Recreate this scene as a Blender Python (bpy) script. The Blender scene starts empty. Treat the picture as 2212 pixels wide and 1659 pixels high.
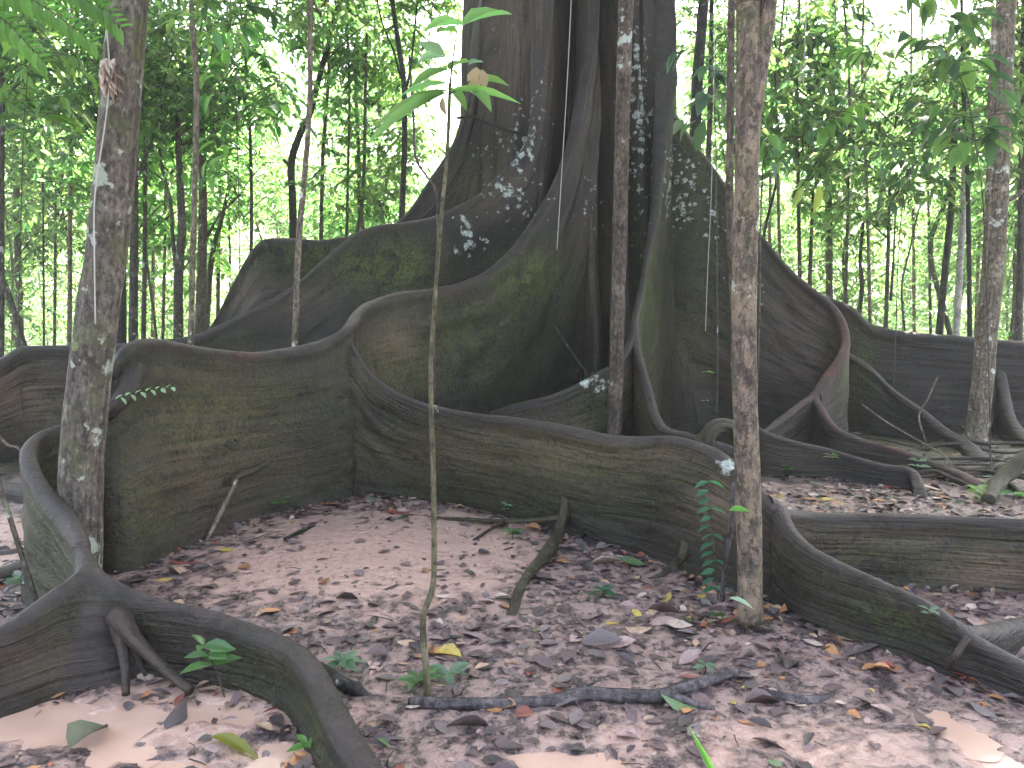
import bpy, math, random
import numpy as np
from mathutils import Vector, Matrix

# ------------------------------------------------------------------ camera, sky, sun, exposure
sc = bpy.context.scene
C = sc.collection
R = math.radians
W0, H0, F0 = 2212.0, 1659.0, 1650.0          # picture grid the measurements were taken on, focal length in it
PITCH, EYE = R(6.0), 1.55
cam_d = bpy.data.cameras.new('camera')
cam_d.sensor_width = 36.0
cam_d.lens = 36.0 * F0 / W0
cam_d.clip_start, cam_d.clip_end = 0.05, 2000
cam = bpy.data.objects.new('camera', cam_d)
C.objects.link(cam)
cam.location = (0, 0, EYE)
cam.rotation_euler = (R(90) - PITCH, 0, 0)
sc.camera = cam

SUN_EL, SUN_AZ = R(60), R(14)                # behind the big tree, a little to the right
world = bpy.data.worlds.new('World')
sc.world = world
world.use_nodes = True
wn = world.node_tree
sky = wn.nodes.new('ShaderNodeTexSky')
sky.sky_type = 'NISHITA'
sky.sun_disc = False
sky.sun_elevation, sky.sun_rotation = SUN_EL, SUN_AZ
sky.dust_density, sky.air_density, sky.ozone_density = 7.0, 1.0, 0.5
wn.nodes['Background'].inputs['Strength'].default_value = 0.13
wn.links.new(sky.outputs[0], wn.nodes['Background'].inputs['Color'])
sun_d = bpy.data.lights.new('sun', 'SUN')
sun_d.energy, sun_d.angle, sun_d.color = 5.0, R(0.5), (1.0, 0.95, 0.86)
sun = bpy.data.objects.new('sun', sun_d)
C.objects.link(sun)
sv = Vector((math.sin(SUN_AZ) * math.cos(SUN_EL), math.cos(SUN_AZ) * math.cos(SUN_EL), math.sin(SUN_EL)))
sun.rotation_euler = sv.to_track_quat('Z', 'Y').to_euler()
sun.location = sv * 60
sc.view_settings.view_transform = 'Standard'
sc.view_settings.look = 'None'
sc.view_settings.exposure = 3.2
sc.view_settings.gamma = 1.0
sc.cycles.max_bounces = 7
sc.cycles.diffuse_bounces = 4
sc.cycles.transmission_bounces = 4
sc.cycles.use_denoising = True
sc.cycles.sample_clamp_indirect = 6.0
sc.cycles.caustics_reflective = False
sc.cycles.caustics_refractive = False

random.seed(7)
rng = np.random.default_rng(7)
SP, CP = math.sin(PITCH), math.cos(PITCH)

# ------------------------------------------------------------------ measuring helpers
def at(x, y, Y):
    """point at world depth Y seen at picture point x, y"""
    xn, yn = (x - W0 / 2) / F0, (H0 / 2 - y) / F0
    t = Y / (CP + yn * SP)
    return np.array((xn * t, Y, EYE + t * (yn * CP - SP)))

def onground(x, y, z=0.0):
    xn, yn = (x - W0 / 2) / F0, (H0 / 2 - y) / F0
    t = (z - EYE) / (yn * CP - SP)
    return np.array((xn * t, t * (CP + yn * SP), z))

def topix(P):
    P = np.asarray(P)
    X, Y, Z = P[..., 0], P[..., 1], P[..., 2] - EYE
    d = Y * CP - Z * SP
    d = np.where(d < 0.05, 0.05, d)
    return W0 / 2 + F0 * X / d, H0 / 2 - F0 * (Y * SP + Z * CP) / d

# ------------------------------------------------------------------ noise (numpy)
def _h(ix, iy, iz, s):
    n = (ix * 374761393 + iy * 668265263 + iz * 2147483647 + s * 974711) & 0xffffffff
    n = ((n ^ (n >> 13)) * 1274126177) & 0xffffffff
    n = ((n ^ (n >> 16)) * 2246822519) & 0xffffffff
    return ((n ^ (n >> 15)) & 0xffffff) / float(0xffffff)

def vnoise(x, y, z=0.0, s=0):
    x, y, z = np.broadcast_arrays(np.asarray(x, float), np.asarray(y, float), np.asarray(z, float))
    ix, iy, iz = np.floor(x).astype(np.int64), np.floor(y).astype(np.int64), np.floor(z).astype(np.int64)
    fx, fy, fz = x - ix, y - iy, z - iz
    fx, fy, fz = fx * fx * (3 - 2 * fx), fy * fy * (3 - 2 * fy), fz * fz * (3 - 2 * fz)
    r = 0
    for a in (0, 1):
        for b in (0, 1):
            for c in (0, 1):
                w = (fx if a else 1 - fx) * (fy if b else 1 - fy) * (fz if c else 1 - fz)
                r = r + w * _h(ix + a, iy + b, iz + c, s)
    return r * 2 - 1

def fbm(x, y, z=0.0, s=0, o=4):
    r, a, t = 0, 1.0, 0
    for i in range(o):
        r = r + a * vnoise(np.asarray(x) * 2 ** i, np.asarray(y) * 2 ** i, np.asarray(z) * 2 ** i, s + i * 17)
        t += a
        a *= 0.5
    return r / t

# ------------------------------------------------------------------ mesh helpers
class MB:
    """collects vertices and faces (numpy) and links them as ONE mesh object"""
    def __init__(self):
        self.v, self.f, self.n, self.mi = [], [], 0, []
        self.att = {}
        self.cols = []
        self.uv = []
    def add(self, v, faces, mat=0, col=None, att=None, uv=None):
        v = np.asarray(v, float).reshape(-1, 3)
        for fa in faces:
            fa = np.asarray(fa, np.int64)
            if len(fa):
                self.f.append(fa + self.n)
                self.mi.append(np.full(len(fa), mat, np.int32))
        self.v.append(v)
        k = len(v)
        self.cols.append(np.ones((k, 4)) if col is None else np.asarray(col, float))
        self.uv.append(np.zeros((k, 2)) if uv is None else np.asarray(uv, float))
        for nme in set(list(self.att) + list(att or {})):
            self.att.setdefault(nme, [np.zeros(self.n)] if self.n else [])
            self.att[nme].append(np.asarray(att[nme], float) if att and nme in att else np.zeros(k))
        self.n += k
    def mesh(self, name, mats, smooth=True, off=None):
        me = bpy.data.meshes.new(name)
        v = np.concatenate(self.v)
        if off is not None:
            v = v - np.asarray(off, float)
        me.vertices.add(len(v))
        me.vertices.foreach_set('co', v.astype(np.float32).ravel())
        sizes = np.concatenate([np.full(len(f), f.shape[1], np.int32) for f in self.f])
        idx = np.concatenate([f.ravel() for f in self.f]).astype(np.int32)
        me.loops.add(len(idx))
        me.loops.foreach_set('vertex_index', idx)
        me.polygons.add(len(sizes))
        st = np.zeros(len(sizes), np.int32)
        st[1:] = np.cumsum(sizes)[:-1]
        me.polygons.foreach_set('loop_start', st)
        me.polygons.foreach_set('material_index', np.concatenate(self.mi))
        me.update(calc_edges=True)
        me.polygons.foreach_set('use_smooth', np.full(len(sizes), smooth))
        ca = me.attributes.new('tint', 'FLOAT_COLOR', 'POINT')
        ca.data.foreach_set('color', np.concatenate(self.cols).astype(np.float32).ravel())
        uvp = np.concatenate(self.uv)
        if np.any(uvp):
            ua = me.attributes.new('along', 'FLOAT2', 'POINT')
            ua.data.foreach_set('vector', uvp.astype(np.float32).ravel())
        for nme, l in self.att.items():
            a = me.attributes.new(nme, 'FLOAT', 'POINT')
            a.data.foreach_set('value', np.concatenate(l).astype(np.float32))
        for m in (mats if isinstance(mats, (list, tuple)) else [mats]):
            me.materials.append(m)
        return me
    def build(self, name, mats, parent=None, off=None, smooth=True):
        if off is None:
            off = np.array(parent.location) if parent is not None else None
        o = bpy.data.objects.new(name, self.mesh(name, mats, smooth, off))
        C.objects.link(o)
        if parent is not None:
            o.parent = parent
        elif off is not None:
            o.location = off
        return o

def tag(o, label=None, cat=None, group=None, kind=None):
    if label: o['label'] = label
    if cat: o['category'] = cat
    if group: o['group'] = group
    if kind: o['kind'] = kind
    return o

def thing(name, loc, label, cat, group=None):
    o = bpy.data.objects.new(name, None)
    o.empty_display_size = 0.1
    C.objects.link(o)
    o.location = [float(q) for q in loc]
    return tag(o, label, cat, group)

def spline(P, step):
    """Catmull-Rom through rows of P (any width; first three columns are xyz), resampled about every step metres"""
    P = np.asarray(P, float)
    Q = np.vstack([2 * P[0] - P[1], P, 2 * P[-1] - P[-2]])
    out = []
    for i in range(1, len(Q) - 2):
        a, b, c, d = Q[i - 1], Q[i], Q[i + 1], Q[i + 2]
        for k in range(12):
            t = k / 12
            out.append(0.5 * (2 * b + (c - a) * t + (2 * a - 5 * b + 4 * c - d) * t * t + (3 * b - 3 * c + d - a) * t ** 3))
    out.append(P[-1])
    out = np.array(out)
    seg = np.linalg.norm(np.diff(out[:, :3], axis=0), axis=1)
    s = np.concatenate([[0], np.cumsum(seg)])
    n = max(3, int(s[-1] / step) + 1)
    t = np.linspace(0, s[-1], n)
    return np.stack([np.interp(t, s, out[:, j]) for j in range(out.shape[1])], 1), t

def grid_faces(nr, nc, wrap):
    i, j = np.meshgrid(np.arange(nr - 1), np.arange(nc if wrap else nc - 1), indexing='ij')
    j2 = (j + 1) % nc
    return np.stack([i * nc + j, i * nc + j2, (i + 1) * nc + j2, (i + 1) * nc + j], -1).reshape(-1, 4)

def tube(mb, P, step=0.05, sides=10, bump=0.0, freq=6.0, mat=0, col=None, seed=0, att=None, flat=1.0):
    """P rows: x y z radius. A smooth tapering tube with closed ends."""
    S, t = spline(P, step)
    c, r = S[:, :3], np.maximum(S[:, 3], 0.0006)
    tan = np.gradient(c, axis=0)
    tan /= np.linalg.norm(tan, axis=1)[:, None] + 1e-9
    ref = np.array((0.31, 1.0, 0.17)) if abs(tan[0][1]) < 0.8 else np.array((1.0, 0.1, 0.2))
    n1 = np.cross(tan, ref); n1 /= np.linalg.norm(n1, axis=1)[:, None] + 1e-9
    n2 = np.cross(tan, n1)
    a = np.linspace(0, 2 * math.pi, sides, endpoint=False)
    rr = r[:, None] * np.ones(sides)
    if bump:
        rr = rr * (1 + bump * fbm(np.cos(a)[None] * 1.3 + seed * 3.1, np.sin(a)[None] * 1.3, t[:, None] * freq, seed, 3))
    V = c[:, None] + rr[..., None] * (np.cos(a)[None, :, None] * n1[:, None] * flat + np.sin(a)[None, :, None] * n2[:, None])
    n = len(c)
    v = np.vstack([V.reshape(-1, 3), c[0], c[-1]])
    k = np.arange(sides)
    cap = np.vstack([np.stack([np.full(sides, n * sides), (k + 1) % sides, k], 1),
                     np.stack([np.full(sides, n * sides + 1), (n - 1) * sides + k, (n - 1) * sides + (k + 1) % sides], 1)])
    uv = np.vstack([np.stack([np.repeat(t, sides), np.tile(a, n) * np.repeat(r, sides)], 1), [[0, 0], [t[-1], 0]]])
    cc = None if col is None else np.tile(np.array(list(col) + [1.0]), (len(v), 1))
    mb.add(v, [grid_faces(n, sides, True), cap], mat, cc, att, uv)

def leaves(mb, p, d, nrm, L, Wd, col, fold=0.25, droop=0.15, mat=0, full=False):
    """a batch of pointed leaves: base points p, unit directions d, rough normals nrm, lengths, widths, colours"""
    p, d, nrm = (np.asarray(q, float).reshape(-1, 3) for q in (p, d, nrm))
    N = len(p)
    if N == 0: return
    L, Wd = np.broadcast_to(np.asarray(L, float), (N,)), np.broadcast_to(np.asarray(Wd, float), (N,))
    col = np.broadcast_to(np.asarray(col, float), (N, 3))
    s = np.cross(nrm, d); s /= np.linalg.norm(s, axis=1)[:, None] + 1e-9
    n = np.cross(d, s)
    if full:
        tx = np.array([0, .12, .35, .62, .85, 1.0])
        hw = np.array([.02, .26, .5, .44, .2, .0])
        T = []
        for i in range(6):
            for sd in (-1, 0, 1):
                T.append((tx[i], sd * hw[i], (abs(sd) * fold * hw[i] - droop * tx[i] ** 2)))
        T = np.array(T)
        fc = [grid_faces(6, 3, False)]
        m = 18
    else:
        T = np.array([(0, 0, 0), (.28, .46, fold * .46), (.66, .36, fold * .36 - droop * .4), (1, 0, -droop), (.66, -.36, fold * .36 - droop * .4), (.28, -.46, fold * .46)])
        fc = [np.array([(0, 1, 2, 3), (0, 3, 4, 5)])]
        m = 6
    V = p[:, None] + d[:, None] * (L[:, None] * T[None, :, 0])[..., None] + s[:, None] * (Wd[:, None] * T[None, :, 1])[..., None] \
        + n[:, None] * (L[:, None] * T[None, :, 2] * 1.0)[..., None]
    F = [(np.arange(N)[:, None, None] * m + f[None]).reshape(-1, f.shape[1]) for f in fc]
    cc = np.repeat(np.concatenate([col, np.ones((N, 1))], 1), m, axis=0)
    mb.add(V.reshape(-1, 3), F, mat, cc)

def unit(v):
    return v / (np.linalg.norm(v, axis=-1, keepdims=True) + 1e-9)

# ------------------------------------------------------------------ materials
class NT:
    def __init__(self, name):
        self.m = bpy.data.materials.new(name)
        self.m.use_nodes = True
        self.t = self.m.node_tree
        self.b = self.t.nodes['Principled BSDF']
        self.out = self.t.nodes['Material Output']
    def n(self, typ, **kw):
        x = self.t.nodes.new(typ)
        for k, v in kw.items(): setattr(x, k, v)
        return x
    def put(self, sock, v):
        if hasattr(v, 'node'): self.t.links.new(v, sock)
        else: sock.default_value = v
    def attr(self, name, out='Fac'):
        return self.n('ShaderNodeAttribute', attribute_name=name).outputs[out]
    def pos(self):
        return self.n('ShaderNodeNewGeometry').outputs['Position']
    def scale(self, vec, s):
        x = self.n('ShaderNodeVectorMath', operation='MULTIPLY')
        self.put(x.inputs[0], vec); x.inputs[1].default_value = s
        return x.outputs[0]
    def noise(self, vec, sc_, det=4, rough=.55, dist=0, out='Fac'):
        x = self.n('ShaderNodeTexNoise')
        self.put(x.inputs['Vector'], vec)
        x.inputs['Scale'].default_value, x.inputs['Detail'].default_value = sc_, det
        x.inputs['Roughness'].default_value, x.inputs['Distortion'].default_value = rough, dist
        return x.outputs[out]
    def voro(self, vec, sc_, feat='F1', out='Distance'):
        x = self.n('ShaderNodeTexVoronoi', feature=feat)
        self.put(x.inputs['Vector'], vec)
        x.inputs['Scale'].default_value = sc_
        return x.outputs[out]
    def ramp(self, f, lo, hi):
        x = self.n('ShaderNodeMapRange', interpolation_type='SMOOTHSTEP')
        self.put(x.inputs[0], f); x.inputs[1].default_value, x.inputs[2].default_value = lo, hi
        return x.outputs[0]
    def math(self, op, a, b=0.0):
        x = self.n('ShaderNodeMath', operation=op)
        self.put(x.inputs[0], a); self.put(x.inputs[1], b)
        return x.outputs[0]
    def mix(self, f, a, b, bt='MIX'):
        x = self.n('ShaderNodeMix', data_type='RGBA', blend_type=bt)
        self.put(x.inputs[0], f)
        self.put(x.inputs[6], a if hasattr(a, 'node') else (*a, 1)); self.put(x.inputs[7], b if hasattr(b, 'node') else (*b, 1))
        return x.outputs[2]
    def bump(self, h, strength, dist, prev=None):
        x = self.n('ShaderNodeBump')
        self.put(x.inputs['Height'], h)
        x.inputs['Strength'].default_value, x.inputs['Distance'].default_value = strength, dist
        if prev is not None: self.put(x.inputs['Normal'], prev)
        return x.outputs[0]
    def done(self, col, rough=.8, normal=None, spec=.3):
        self.put(self.b.inputs['Base Color'], col if hasattr(col, 'node') else (*col, 1))
        self.put(self.b.inputs['Roughness'], rough)
        self.b.inputs['Specular IOR Level'].default_value = spec
        if normal is not None: self.put(self.b.inputs['Normal'], normal)
        return self.m

def mat_giant():
    k = NT('giant_bark')
    p, uv = k.pos(), k.attr('along', 'Vector')
    band = k.noise(k.scale(uv, (1.0, 7.5, 1)), 1.0, 5, .55, .9)
    band2 = k.noise(k.scale(uv, (2.2, 34, 1)), 1.0, 3, .6, .3)
    drip = k.noise(k.scale(uv, (22, 1.6, 1)), 1.0, 4, .6, .2)
    blot = k.noise(p, 2.3, 5, .6)
    fine = k.noise(p, 38, 4, .65)
    big = k.noise(p, 1.1, 4, .6)
    col = k.mix(k.ramp(band, .32, .70), (.023, .018, .016), (.056, .045, .037))
    col = k.mix(k.math('MULTIPLY', k.ramp(blot, .42, .66), .7), col, (.034, .037, .018))
    col = k.mix(k.math('MULTIPLY', k.ramp(big, .5, .68), .55), col, (.070, .052, .040))
    col = k.mix(k.math('MULTIPLY', k.ramp(drip, .54, .72), .5), col, (.11, .085, .064))
    col = k.mix(k.math('MULTIPLY', k.ramp(fine, .56, .72), .35), col, (.12, .10, .075))
    col = k.mix(k.math('MULTIPLY', k.ramp(fine, .46, .32), .75), col, (.010, .008, .007))
    grit = k.noise(p, 105, 3, .7)
    col = k.mix(k.math('MULTIPLY', k.ramp(k.math('ADD', k.math('MULTIPLY', grit, .7), k.math('MULTIPLY', blot, .35)), .58, .70), .6), col, (.17, .14, .105))
    tan = k.math('MULTIPLY', k.attr('tan'), k.ramp(k.math('ADD', band2, k.math('MULTIPLY', fine, .5)), .52, .84))
    col = k.mix(tan, col, (.34, .245, .17))
    moss = k.math('MULTIPLY', k.attr('moss'), k.ramp(k.math('ADD', k.noise(p, 7, 5, .65), k.math('MULTIPLY', fine, .25)), .42, .68))
    col = k.mix(moss, col, k.mix(k.ramp(fine, .35, .65), (.045, .070, .012), (.19, .24, .045)))
    crest = k.math('MULTIPLY', k.math('MULTIPLY', k.attr('crest'), .62), k.ramp(k.noise(p, 9, 4, .6), .25, .65))
    col = k.mix(crest, col, (.125, .103, .104))
    red = k.math('MULTIPLY', k.math('MULTIPLY', k.attr('red'), k.math('ADD', .22, k.math('MULTIPLY', k.attr('crest'), .78))), k.ramp(k.noise(p, 22, 3, .6), .4, .6))
    col = k.mix(red, col, (.24, .065, .05))
    col = k.mix(1.0, col, (.47, .435, .40), 'MULTIPLY')
    cell = k.voro(k.mix(.16, p, k.noise(p, 13, 5, .7, 0, 'Color'), 'ADD'), 11)
    clump = k.math('ADD', k.math('MULTIPLY', k.attr('lichen'), .62), k.math('MULTIPLY', k.noise(p, 4.2, 4, .65), .95))
    lich = k.ramp(k.math('SUBTRACT', k.math('ADD', clump, k.math('MULTIPLY', k.noise(p, 42, 4, .75), .42)), k.math('MULTIPLY', cell, .75)), .75, .91)
    col = k.mix(lich, col, k.mix(k.ramp(fine, .3, .7), (.16, .18, .14), (.58, .60, .53)))
    scar = k.ramp(k.noise(k.scale(p, (1, 1, 1.6)), 8, 5, .7, .8), .40, .28)
    col = k.mix(k.math('MULTIPLY', scar, .75), col, (.010, .008, .007))
    nr = k.bump(band, .85, .045)
    nr = k.bump(scar, -.6, .02, nr)
    nr = k.bump(band2, .3, .008, nr)
    nr = k.bump(fine, .65, .012, nr)
    nr = k.bump(moss, .6, .03, nr)
    nr = k.bump(grit, .35, .004, nr)
    return k.done(col, k.math('ADD', .46, k.math('MULTIPLY', fine, .35)), nr, .35)

def mat_bark(name, c0, c1, c2, lich=.0, lcol=(.42, .44, .38), rings=0.0, flaky=0.0, moss=.0, spots=()):
    k = NT(name)
    p, uv = k.pos(), k.attr('along', 'Vector')
    a = k.noise(k.scale(uv, (5, 26, 1)), 1.0, 5, .62, .3)
    b = k.noise(p, 4.5, 4, .6)
    fine = k.noise(p, 70, 4, .65)
    col = k.mix(k.ramp(a, .35, .68), c0, c1)
    col = k.mix(k.ramp(b, .5, .68), col, c2)
    nr = k.bump(a, .8, .018)
    g2 = k.noise(k.scale(p, (1, 1, .6)), 42, 4, .68)
    col = k.mix(k.math('MULTIPLY', k.ramp(g2, .52, .38), .75), col, tuple(q * .4 for q in c0))
    col = k.mix(k.math('MULTIPLY', k.ramp(g2, .56, .70), .5), col, tuple(min(.6, q * 1.7) for q in c2))
    if moss:
        col = k.mix(k.math('MULTIPLY', k.ramp(k.noise(p, 6.1, 5, .65), .48, .7), moss), col, (.085, .10, .03))
    if flaky:
        pv = k.mix(.09, k.scale(p, (1, 1, .45)), k.noise(p, 12, 5, .7, 0, 'Color'), 'ADD')
        f1 = k.noise(pv, 25, 4, .6)
        f2 = k.noise(pv, 46, 4, .6)
        st = k.math('SNAP', k.math('ADD', f1, k.math('MULTIPLY', f2, .35)), .07)
        col = k.mix(k.math('MULTIPLY', k.ramp(f1, .54, .58), flaky), col, (.33, .235, .155))
        col = k.mix(k.math('MULTIPLY', k.ramp(f2, .62, .66), flaky), col, (.40, .33, .25))
        col = k.mix(k.math('MULTIPLY', k.ramp(k.math('ABSOLUTE', k.math('SUBTRACT', f1, .53)), .018, .0), flaky), col, (.04, .03, .024))
        col = k.mix(k.math('MULTIPLY', k.ramp(k.math('ABSOLUTE', k.math('SUBTRACT', f2, .45)), .012, .0), flaky), col, (.045, .035, .028))
        nr = k.bump(st, .9, .02, nr)
    if rings:
        rg = k.noise(k.scale(uv, (30, 2.0, 1)), 1.0, 3, .5, .2)
        col = k.mix(k.math('MULTIPLY', k.ramp(rg, .55, .7), rings), col, c0)
        nr = k.bump(rg, .5, .008, nr)
    if lich:
        lm = k.ramp(k.math('ADD', k.noise(p, 9, 5, .62), k.math('MULTIPLY', k.noise(p, 2.1, 2, .5), .5)), .99 - .2 * lich, 1.03 - .2 * lich)
        col = k.mix(lm, col, k.mix(fine, tuple(q * .6 for q in lcol), lcol))
    for (c, r, sc3) in spots:
        dm = k.n('ShaderNodeVectorMath', operation='DISTANCE')
        wob = k.mix(.035, p, k.noise(p, 26, 3, .6, 0, 'Color'), 'ADD')
        k.put(dm.inputs[0], wob)
        dm.inputs[1].default_value = [float(q) + .0175 for q in c]
        col = k.mix(k.ramp(dm.outputs['Value'], r, r * .88), col, k.mix(k.ramp(fine, .3, .7), tuple(q * .55 for q in sc3), sc3))
    nr = k.bump(fine, .4, .004, nr)
    return k.done(col, .82, nr, .25)

def mat_leaf(name, trans=.5, rough=.42, tsat=1.0, gain=1.0):
    k = NT(name)
    c = k.attr('tint', 'Color')
    ob = k.n('ShaderNodeObjectInfo').outputs['Random']
    hs = k.n('ShaderNodeHueSaturation')
    k.put(hs.inputs['Hue'], k.math('ADD', .485, k.math('MULTIPLY', ob, .03)))
    k.put(hs.inputs['Value'], k.math('ADD', .8, k.math('MULTIPLY', ob, .4)))
    k.put(hs.inputs['Color'], c)
    col = hs.outputs[0]
    k.done(col, rough, None, .5)
    tr = k.n('ShaderNodeBsdfTranslucent')
    tc = k.mix(1.0, col, (2.7 * gain, 3.1 * gain, 2.2 * gain), 'MULTIPLY')
    k.put(tr.inputs['Color'], tc)
    mx = k.n('ShaderNodeMixShader')
    mx.inputs[0].default_value = trans
    k.t.links.new(k.b.outputs[0], mx.inputs[1]); k.t.links.new(tr.outputs[0], mx.inputs[2])
    k.t.links.new(mx.outputs[0], k.out.inputs['Surface'])
    return k.m

def mat_litter():
    k = NT('dead_leaf')
    p = k.pos()
    c = k.mix(k.ramp(k.noise(p, 60, 3, .6), .35, .75), k.attr('tint', 'Color'), k.mix(.5, k.attr('tint', 'Color'), (.09, .07, .065)))
    return k.done(c, k.math('ADD', .25, k.math('MULTIPLY', k.noise(p, 30, 2, .5), .5)), k.bump(k.noise(p, 90, 3, .6), .4, .004), .5)

def mat_ground():
    k = NT('wet_mud')
    p = k.pos()
    mud, muck = k.attr('mud'), None
    n1 = k.noise(p, 5.5, 6, .62, .4)
    n2 = k.noise(p, 24, 5, .65, .3)
    n3 = k.noise(p, 90, 4, .65)
    smooth = k.mix(k.ramp(n2, .35, .7), (.45, .278, .212), (.56, .385, .305))
    mess = k.mix(k.ramp(k.math('ADD', k.math('MULTIPLY', n1, .5), k.math('MULTIPLY', n2, .5)), .43, .56), (.050, .036, .036), (.31, .21, .175))
    mess = k.mix(k.math('MULTIPLY', k.ramp(n3, .55, .7), .6), mess, (.46, .325, .27))
    mess = k.mix(k.math('MULTIPLY', k.ramp(n3, .42, .3), .7), mess, (.035, .026, .027))
    f = k.ramp(k.math('ADD', mud, k.math('MULTIPLY', k.math('SUBTRACT', n1, .5), 1.1)), .32, .66)
    col = k.mix(f, mess, smooth)
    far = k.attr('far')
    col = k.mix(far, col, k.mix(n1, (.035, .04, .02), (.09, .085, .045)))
    nr = k.bump(n1, .5, .05)
    nr = k.bump(n2, .7, .02, nr)
    nr = k.bump(n3, .6, .008, nr)
    return k.done(col, k.ramp(k.math('ADD', k.math('MULTIPLY', n2, .6), k.math('MULTIPLY', n1, .4)), .12, 1.0), nr, .5)

def mat_puddle():
    k = NT('muddy_water')
    p = k.pos()
    col = k.mix(k.ramp(k.noise(p, 4, 3, .5), .35, .65), (.50, .325, .235), (.56, .375, .28))
    return k.done(col, .12, k.bump(k.noise(p, 9, 2, .5), .05, .01), .5)

M = {}
M['giant'] = mat_giant()
M['grey_trunk'] = mat_bark('grey_trunk_bark', (.065, .052, .042), (.15, .122, .098), (.20, .175, .13), lich=.62, lcol=(.40, .42, .33), moss=.6,
                           spots=[(at(232, 499, 3.88) + np.array((0, -.07, 0)), .036, (.42, .45, .18)), (at(275, 20, 3.95) + np.array((0, -.07, 0)), .055, (.36, .36, .31)), (at(292, 70, 3.94) + np.array((0, -.05, 0)), .04, (.40, .40, .35)), (at(262, 235, 3.9) + np.array((0, -.08, 0)), .06, (.30, .31, .22)), (at(270, 195, 3.9) + np.array((0, -.08, 0)), .045, (.28, .29, .21)), (at(183, 745, 3.86) + np.array((0, -.08, 0)), .03, (.22, .24, .11)),
                                  (at(228, 430, 3.9) + np.array((0, -.08, 0)), .024, (.34, .29, .25)), (at(245, 545, 3.9) + np.array((0, -.08, 0)), .02, (.25, .24, .14))])
M['peel'] = mat_bark('peeling_bark', (.085, .065, .052), (.19, .145, .11), (.25, .185, .13), lich=.35, flaky=.5, moss=.5, lcol=(.48, .46, .38))
M['brown_bark'] = mat_bark('brown_bark', (.05, .036, .028), (.125, .088, .066), (.17, .13, .10), lich=.4, lcol=(.5, .52, .46), moss=.2)
M['pale_bark'] = mat_bark('pale_mottled_bark', (.095, .074, .052), (.22, .175, .125), (.31, .25, .18), lich=.45, lcol=(.58, .58, .50), rings=.5, moss=.3)
M['white_bark'] = mat_bark('white_bark', (.28, .25, .23), (.45, .42, .39), (.52, .50, .46), lich=.3)
M['dark_bark'] = mat_bark('dark_bark', (.018, .016, .015), (.045, .039, .034), (.06, .055, .045), lich=.35)
M['mid_bark'] = mat_bark('mid_bark', (.04, .032, .026), (.095, .077, .062), (.13, .11, .09), lich=.4, moss=.3)
M['twig'] = mat_bark('twig_bark', (.05, .04, .03), (.11, .09, .065), (.14, .125, .09), lich=.4, moss=.3)
M['sapling_bark'] = mat_bark('sapling_bark', (.07, .06, .035), (.16, .135, .08), (.19, .165, .10), lich=.3, moss=.5)
M['log'] = mat_bark('wet_root_bark', (.045, .038, .038), (.11, .093, .09), (.15, .125, .12), lich=.1)
M['leaf'] = mat_leaf('leaf')
M['leaf_near'] = mat_leaf('leaf_glossy', .42, .33)
M['litter'] = mat_litter()
M['ground'] = mat_ground()
M['puddle'] = mat_puddle()
kk = NT('vine'); M['vine'] = kk.done(kk.mix(kk.noise(kk.pos(), 30), (.30, .27, .23), (.55, .52, .46)), .7)

# ------------------------------------------------------------------ ground
PUDDLES = [  # picture x, y, half width, half height
    (95, 1555, 165, 46), (278, 1545, 46, 36), (455, 1535, 90, 22), (250, 1628, 62, 26), (598, 1628, 62, 40), (380, 1650, 80, 16),
    (2075, 1580, 42, 32), (2140, 1632, 46, 24), (1230, 1652, 100, 22)]
def ell(x, y, hw, hh):
    c = onground(x, y); a, b = onground(x - hw, y), onground(x + hw, y); u, d = onground(x, y - hh), onground(x, y + hh)
    return c[0], (u[1] + d[1]) / 2, (b[0] - a[0]) / 2, (u[1] - d[1]) / 2
PE = [ell(*q) for q in PUDDLES]
def ground_z(x, y, dry=False):
    x, y = np.asarray(x, float), np.asarray(y, float)
    r = np.hypot(x, y - 5)
    z = 0.010 * fbm(x * 2.2, y * 2.2, 0, 3, 3) + (0.014 * fbm(x * 6, y * 6, 0, 5, 3) + .011 * fbm(x * 17, y * 17, 0, 6, 3)) * mess_at(x, y)
    if dry: return z
    z = z + 0.6 * np.clip((r - 16) / 60, 0, 1) * fbm(x * .06, y * .06, 0, 9, 2)
    wx, wy = x + .09 * fbm(x * 7, y * 7, 0, 61, 4), y + .07 * fbm(x * 7, y * 7, 0, 62, 4)
    for (cx, cy, a, b) in PE:
        q = ((wx - cx) / a) ** 2 + ((wy - cy) / b) ** 2
        wob = np.clip(1 + 1.6 * fbm(x * 5, y * 5, 0, 21, 4), .5, 3)
        z = z - 0.030 * np.exp(-np.maximum(q * wob, 0) ** 1.5 * .9)
    return z
def mud_at(x, y):
    q = ((x + .82) / 1.05) ** 2 + ((y - 4.75) / 1.0) ** 2
    m = np.exp(-q * .8) * 1.05
    q = ((x + 1.25) / 1.0) ** 2 + ((y - 2.75) / .45) ** 2
    m = np.maximum(m, .62 * np.exp(-q))
    q = ((x - 1.0) / 1.4) ** 2 + ((y - 2.55) / .3) ** 2
    m = np.maximum(m, .55 * np.exp(-q))
    q = ((x + 3.2) / .8) ** 2 + ((y - 4.9) / .9) ** 2
    m = np.maximum(m, .9 * np.exp(-q))
    for (cx, cy, a, b) in PE:
        m = np.maximum(m, .85 * np.exp(-(((x - cx) / (a * 1.25)) ** 2 + ((y - cy) / (b * 1.3)) ** 2) ** 1.5))
    return m
def mess_at(x, y):
    return 1 - .65 * np.clip(mud_at(x, y), 0, 1)
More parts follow.
